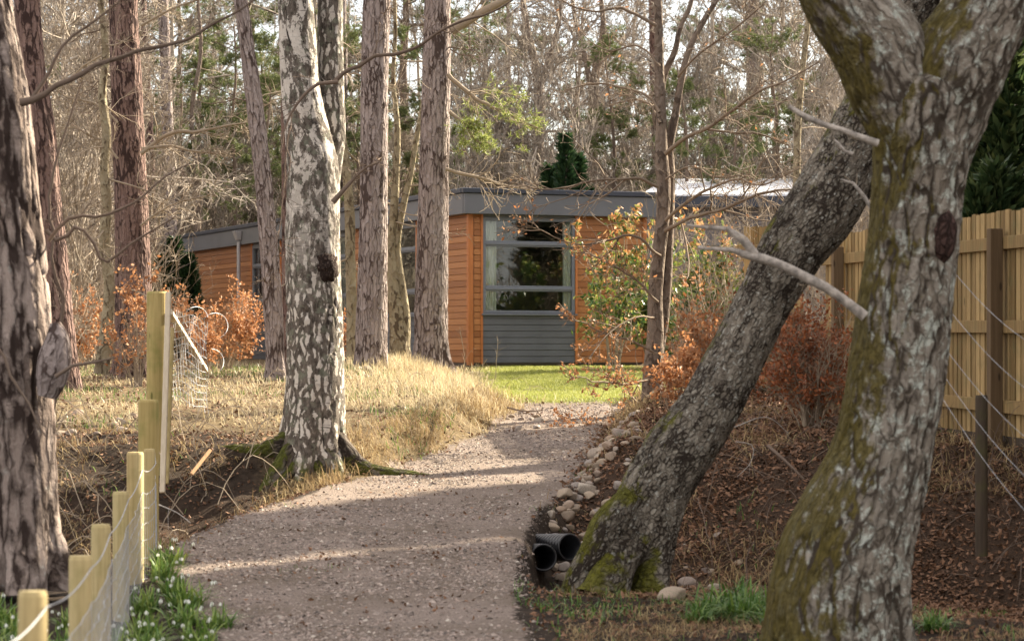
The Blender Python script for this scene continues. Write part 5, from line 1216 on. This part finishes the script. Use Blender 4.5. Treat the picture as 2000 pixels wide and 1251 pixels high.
# gravel grains
def grains(name, n, seed, smin, smax, mask, xr, yr, near=0):
    P, rg = scatter(n, xr, yr, mask, seed, near); n = len(P)
    o = np.array([[1, 0, 0], [-1, 0, 0], [0, 1, 0], [0, -1, 0], [0, 0, 1], [0, 0, -1.]]); f = np.array([[0, 2, 4], [2, 1, 4], [1, 3, 4], [3, 0, 4], [2, 0, 5], [1, 2, 5], [3, 1, 5], [0, 3, 5]])
    a = rg.uniform(0, 6.28, n); s = smin + (smax - smin) * rg.uniform(0, 1, n) ** 3; c, d = np.cos(a), np.sin(a)
    v = o[None] * (1 + .3 * rg.normal(size=(n, 6, 1))) * np.array([1, .75, .55]) * s[:, None, None]; v = v + rg.normal(size=v.shape) * .18 * s[:, None, None]
    w = np.stack([v[..., 0] * c[:, None] - v[..., 1] * d[:, None], v[..., 0] * d[:, None] + v[..., 1] * c[:, None], v[..., 2]], -1) + P[:, None]
    m = MB(); m.add(w.reshape(-1, 3), (f[None] + np.arange(n)[:, None, None] * 6).reshape(-1, 3)); return m
m = grains('g', 170000, 41, .004, .021, lambda x, y: path_mask(x, y, .5) * (.25 + .75 * clump(x, y, 1.3, .38, .6, 63)), (-2.8, 1.6), (12.5, 31.5), .5)
tag(m.build('gravel', M['gravel']), 'pinkish grey gravel spread over the path', 'gravel', kind='stuff')

# ------------------------------------------------------------------ stones
def stone_mesh(seed, sub=3):
    import bmesh
    bm = bmesh.new(); bmesh.ops.create_icosphere(bm, subdivisions=sub, radius=1); V = np.array([v.co[:] for v in bm.verts]); Fc = np.array([[v.index for v in f.verts] for f in bm.faces]); bm.free()
    d = .75 + .5 * fbm(V * .9 + seed * 5.1, 2, seed) + .06 * fbm(V * 4 + seed, 3, seed); V = V * d[:, None]
    rs = np.random.default_rng(seed + 40)
    for _ in range(9):
        n_ = unit(rs.normal(size=3)); e = V @ n_ - rs.uniform(.55, .8); V = V - np.maximum(e, 0)[:, None] * n_ * .9
    V = V * np.array([1, .8, .62]); m = MB(); m.add(V, Fc); return m
stones = []
def stone(x, y, s, label, group=None, z=None, mat='cobble', sink=.38):
    z = Hs(x, y) if z is None else z; rz = float(rng.uniform(0, 6.28)); k = len(stones) % 7
    if len(stones) < 7:
        o = stone_mesh(k + 1).build('stone', M[mat], smooth=True); stones.append(o)
    else:
        o = stones[k].copy(); COL.objects.link(o); stones.append(o)
    o.location = (x, y, z + s * .62 * (1 - sink) - .01); o.rotation_euler = (rng.uniform(-.2, .2), rng.uniform(-.2, .2), rz); o.scale = (s, s, s * rng.uniform(.8, 1.1)); o['group'] = group or 'cobbles'
    tag(o, label, 'stone', group)
G1 = 'cobbles spilling down the right edge of the path'
stone(.62, 21.4, .105, 'largest pale pinkish boulder in the cobbles beside the leaning trunk foot', G1)
stone(.80, 23.8, .13, 'mossy grey-green boulder at the head of the cobble spill', G1)
stone(.34, 20.1, .085, 'long pale cobble lying just behind the pipe mouths', G1)
stone(.22, 17.7, .05, 'small orange-brown cobble in front of the left pipe mouth', G1)
stone(1.03, 16.3, .115, 'grey stone in the grass right of the leaning trunk foot', G1)
stone(1.32, 19.2, .085, 'larger cobble of the two right of the leaning trunk foot in the leaf litter', G1)
stone(1.47, 18.6, .075, 'smaller cobble of the two right of the leaning trunk foot in the leaf litter', G1)
stone(2.20, 21.3, .045, 'pale round cobble alone on the dark leaf bank between the two big trunks', G1)
r_ = np.random.default_rng(8)
cob = sorted(r_.uniform(19.2, 25.5, 128))
for i in range(128):
    y = float(cob[i]); x = float(np.interp(y, eY, eR)) + abs(r_.normal()) * .27 + .06; s = r_.uniform(.028, .078) * (1.2 if r_.random() < .2 else 1)
    stone(x, y, s, f'tan cobble of the spill beside the path, {ORD[i]} nearest of the small ones', G1)
for i, y in enumerate(sorted(r_.uniform(18.3, 20.2, 16))): stone(r_.uniform(1.2, 1.75), y, r_.uniform(.02, .05), f'small tan cobble in litter right of the leaning trunk foot, {ORD[i]} nearest', 'cobbles right of the leaning trunk')
for i, x in enumerate(sorted(-1.9 + r_.normal(size=18) * .28)): stone(x, 32.2 + r_.normal() * .4, r_.uniform(.04, .09), f'cobble at the foot of the left pinkish-grey pine, {ORD[i]} from the left', 'cobbles at the pine foot')
for i, x in enumerate(sorted(r_.uniform(-.1, .35, 14))): stone(x, r_.uniform(27, 30), r_.uniform(.03, .06), f'pale cobble where the straw mound meets the path, {ORD[i]} from the left', 'cobbles by the straw mound')
for i, x in enumerate(sorted(r_.uniform(-4.9, -3.6, 22))): stone(x, r_.uniform(23.5, 26), r_.uniform(.03, .08), f'grey cobble on the bank behind the wire fence, {ORD[i]} from the left', 'cobbles on the left bank')
stone(-3.45, 24.2, .11, 'big pale boulder left of the round mossy-topped post', 'cobbles on the left bank')

# ------------------------------------------------------------------ snowdrop clumps and strap-leaved plants
def clump_plant(name, seed, n, L, w, flowers, mat='green_blade', spread=.09, lean=.9):
    rg = np.random.default_rng(seed); th = thing(name, 'x', 'plant'); m = MB(); a = rg.uniform(0, 6.28, n); r = spread * rg.uniform(0, 1, n) ** .6; B_ = np.stack([np.cos(a) * r, np.sin(a) * r, 0 * a - .01], -1)
    blades(m, rg, B_, L, w, lean, 0, 4, .7); m.build('leaves', M[mat], th)
    if flowers:
        f = MB(); s = MB(); a = rg.uniform(0, 6.28, flowers); r = (spread + .03) * rg.uniform(0, 1, flowers) ** .5; h = L * rg.uniform(.75, 1.1, flowers)
        T = np.stack([np.cos(a) * r * 1.5, np.sin(a) * r * 1.5, h], -1); S0 = np.stack([np.cos(a) * r, np.sin(a) * r, 0 * h], -1)
        tubes(s, np.stack([S0, (S0 + T) / 2 + [0, 0, .01], T], 1), np.full((flowers, 3), .0015), 3)
        for k in range(3):
            ang = a + k * 2.09; o = np.stack([np.cos(ang), np.sin(ang), 0 * ang], -1); u = np.stack([-np.sin(ang), np.cos(ang), 0 * ang], -1); c = T
            v = np.stack([c, c + o * .009 + u * .006 - [0, 0, .012], c + o * .008 - [0, 0, .027], c + o * .009 - u * .006 - [0, 0, .012]], 1); f.add(v.reshape(-1, 3), np.arange(flowers * 4).reshape(-1, 4))
        s.build('stalks', M['green_blade'], th); f.build('flowers', M['petal'], th)
    return th
sn = [clump_plant('snowdrop_clump', 1, 120, .16, .0065, 5, 'snow_leaf'), clump_plant('snowdrop_clump', 2, 110, .15, .006, 4, 'snow_leaf'), clump_plant('snowdrop_clump', 3, 100, .17, .007, 4, 'snow_leaf')]
pos = [(-1.86, 14.6), (-1.72, 14.0), (-1.95, 15.3), (-2.1, 15.9), (-1.60, 13.5), (-2.25, 16.5), (-1.55, 12.9), (-1.8, 13.2), (-2.02, 14.2), (-1.93, 13.6), (-2.18, 15.2), (-1.72, 12.7), (-2.3, 17.1), (-1.66, 14.5), (-1.88, 12.9), (-2.05, 13.2)]
pos2 = [(-2.75, 14.2), (-2.55, 13.4), (-2.95, 14.8), (-2.4, 12.6), (-2.65, 12.8), (-2.82, 13.5), (-2.35, 13.7), (-2.5, 14.6), (-2.25, 12.9), (-2.15, 13.7)]
ra = np.random.default_rng(4)
pos.sort(key=lambda q: q[1]); pos2.sort(key=lambda q: q[1])
for i, (x, y) in enumerate(pos + pos2):
    lab = f'snowdrop clump between wire fence and path, {ORD[i]} nearest' if i < len(pos) else f'snowdrop clump behind the wire fence, {ORD[i - len(pos)]} nearest'
    grp = 'snowdrops beside the path' if i < len(pos) else 'snowdrops behind the wire fence'; loc = (x, y, Hs(x, y)); s = float(ra.uniform(.8, 1.15))
    if i < 3: sn[i].location = loc; sn[i]['label'] = lab; sn[i]['group'] = grp; sn[i].scale = (s, s, s)
    else: dup(sn[i % 3], loc, float(ra.uniform(0, 6)), lab, grp, s)
st = clump_plant('strap_leaved_plant', 9, 120, .24, .008, 0, lean=1.2, spread=.12)
for i, (x, y, s) in enumerate([(1.22, 15.5, 1.0), (1.36, 15.2, .9), (1.42, 15.8, 1.0), (1.10, 15.1, .7), (1.55, 15.4, .9), (1.72, 12.9, .55), (2.42, 14.6, .6), (1.5, 14.8, .8)]):
    lab = f'green strap-leaved plant between the two big trunks, {ORD[i if i < 5 else 5]} of its patch' if i not in (5, 6) else ('small strap-leaved tuft in front of the forked trunk' if i == 5 else 'small strap-leaved tuft right of the forked trunk foot')
    loc = (x, y, Hs(x, y))
    if i == 0: st.location = loc; st['label'] = lab; st['group'] = 'strap-leaved plants'
    else: dup(st, loc, float(ra.uniform(0, 6)), lab, 'strap-leaved plants', s)

# ------------------------------------------------------------------ sticks, brambles, stalks
def stick(pts, r, mat, label, name='fallen_branch', gens=((5, .35),), seed=0):
    P = np.array([PX(*p) for p in pts]); o = P[0].copy(); P = P - o; m = MB(); S, _ = spline(np.hstack([P, np.full((len(P), 1), r)]), .05); rr = r * np.linspace(1, .5, len(S)); tubes(m, S[None, :, :3], rr[None], 6)
    A, B_ = S[None, :, :3], rr[None]; rg = np.random.default_rng(seed)
    for mm, lr in gens: A, B_ = grow(rg, A, B_, mm, lr, ang=(25, 60), k=4); tubes(m, A, B_, 4)
    ob = m.build(name, M[mat], smooth=True); ob.location = tuple(o); tag(ob, label, 'branch')
pole('split_stick', PX(373, 926, 20.6), PX(411, 878, 20.9), .03, .02, 'chip', 'split piece of orange-brown wood lying on the dark bank left of the birch roots', 'stick')
stick([(1395, 845, 19.6), (1430, 835, 19.6), (1500, 815, 19.7), (1540, 845, 19.8)], .006, 'deadwood', 'pale crooked twig on the dark bank right of the leaning trunk', seed=1)
stick([(1437, 862, 19.4), (1468, 868, 19.4), (1465, 905, 19.3), (1440, 930, 19.3)], .005, 'deadwood', 'pale hooked twig lower on the dark bank right of the leaning trunk', seed=2)
stick([(1500, 870, 20.2), (1540, 905, 20.0), (1570, 935, 19.9)], .015, 'twig_dark', 'dark fallen branch on the leaf bank between the two big trunks', seed=3)
stick([(990, 795, 29), (1020, 802, 29), (1060, 801, 29)], .012, 'twig_dark', 'dark stick lying across the far end of the path', seed=4)
stick([(310, 985, 19.4), (345, 1000, 19.2), (372, 1020, 19.0)], .006, 'deadwood', 'pale forked twig in the ditch left of the path', seed=5)
stick([(700, 755, 31), (760, 770, 30.5), (830, 790, 30)], .010, 'twig', 'thin stick on the stones between the birch and the straw mound', seed=6)
# stalks on the lawn
for i, (px, py0, py1, Y, lab) in enumerate([(906, 645, 722, 36, 'leftmost dead flower stalk at the lawn edge in front of the cabin corner'), (968, 662, 730, 37, 'dead flower stalk with a spreading head in front of the grey boards'), (935, 700, 725, 36, 'shortest dead stalk at the edge of the lawn')]):
    c = PX(px, py1, Y); zg = Hs(c[0], c[1]); th_top = PX(px + 12 * (i - .6), py0, Y); P = np.array([[0, 0, 0], [.01, 0, (th_top[2] - zg) * .5], [th_top[0] - c[0], 0, th_top[2] - zg]]); m = MB(); tubes(m, P[None], np.array([[.005, .004, .003]]), 4)
    A, B_ = grow(np.random.default_rng(i), P[None], np.array([[.005, .004, .003]]), 12, .35, ang=(20, 50), k=4, tmin=.4); tubes(m, A, B_, 3); A, B_ = grow(np.random.default_rng(i), A, B_, 4, .4, k=3); tubes(m, A, B_, 3)
    o = m.build('dead_stalk', M['twig']); o.location = (float(c[0]), float(c[1]), zg); tag(o, lab, 'stalk')
def brambles(name, n, xr, yr, L, seed, mat, label, mask=None, r=.004, lift=.35):
    rg = np.random.default_rng(seed); x = rg.uniform(*xr, n); y = rg.uniform(*yr, n)
    if mask is not None: k = mask(x, y) > .5; x, y = x[k], y[k]
    n = len(x); B_ = np.stack([x, y, H(x, y)], -1); a = rg.uniform(0, 6.28, n); LL = L * rg.uniform(.4, 1.2, n); k = 9; t = np.linspace(0, 1, k)
    P = B_[:, None] + np.stack([np.cos(a)[:, None] * LL[:, None] * t, np.sin(a)[:, None] * LL[:, None] * t * .6, LL[:, None] * lift * 4 * t * (1 - t) * rg.uniform(.3, 1.3, n)[:, None]], -1)
    P += np.cumsum(rg.normal(size=P.shape) * .012, 1); P[..., 2] = np.maximum(P[..., 2], H(P[..., 0], P[..., 1]) + .003); Q = r * np.linspace(1, .4, k)[None] * np.ones((n, 1)); m = MB(); tubes(m, P, Q, 4)
    A, B2 = grow(rg, P, Q, 3, .35, ang=(25, 70), k=4); tubes(m, A, B2, 3); tag(m.build(name, M[mat]), label, 'brambles', kind='stuff')
brambles('bramble_tangle', 240, (-5.5, -2.2), (16.5, 24), .9, 1, 'twig', 'tangle of dead stems in the ditch behind the wire fence', lambda x, y: (x < np.interp(y, eY, eL) - .5), .005, .5)
brambles('bramble_tangle', 150, (1.3, 5), (17.5, 24), .8, 2, 'twig_dark', 'dark tangle of dead stems on the leaf bank below the fence', None, .004, .4)
brambles('bramble_tangle', 120, (-5, .3), (22.5, 36), .5, 3, 'twig', 'loose dead stems in the straw grass', lambda x, y: path_mask(x, y) < .2, .0035, .4)
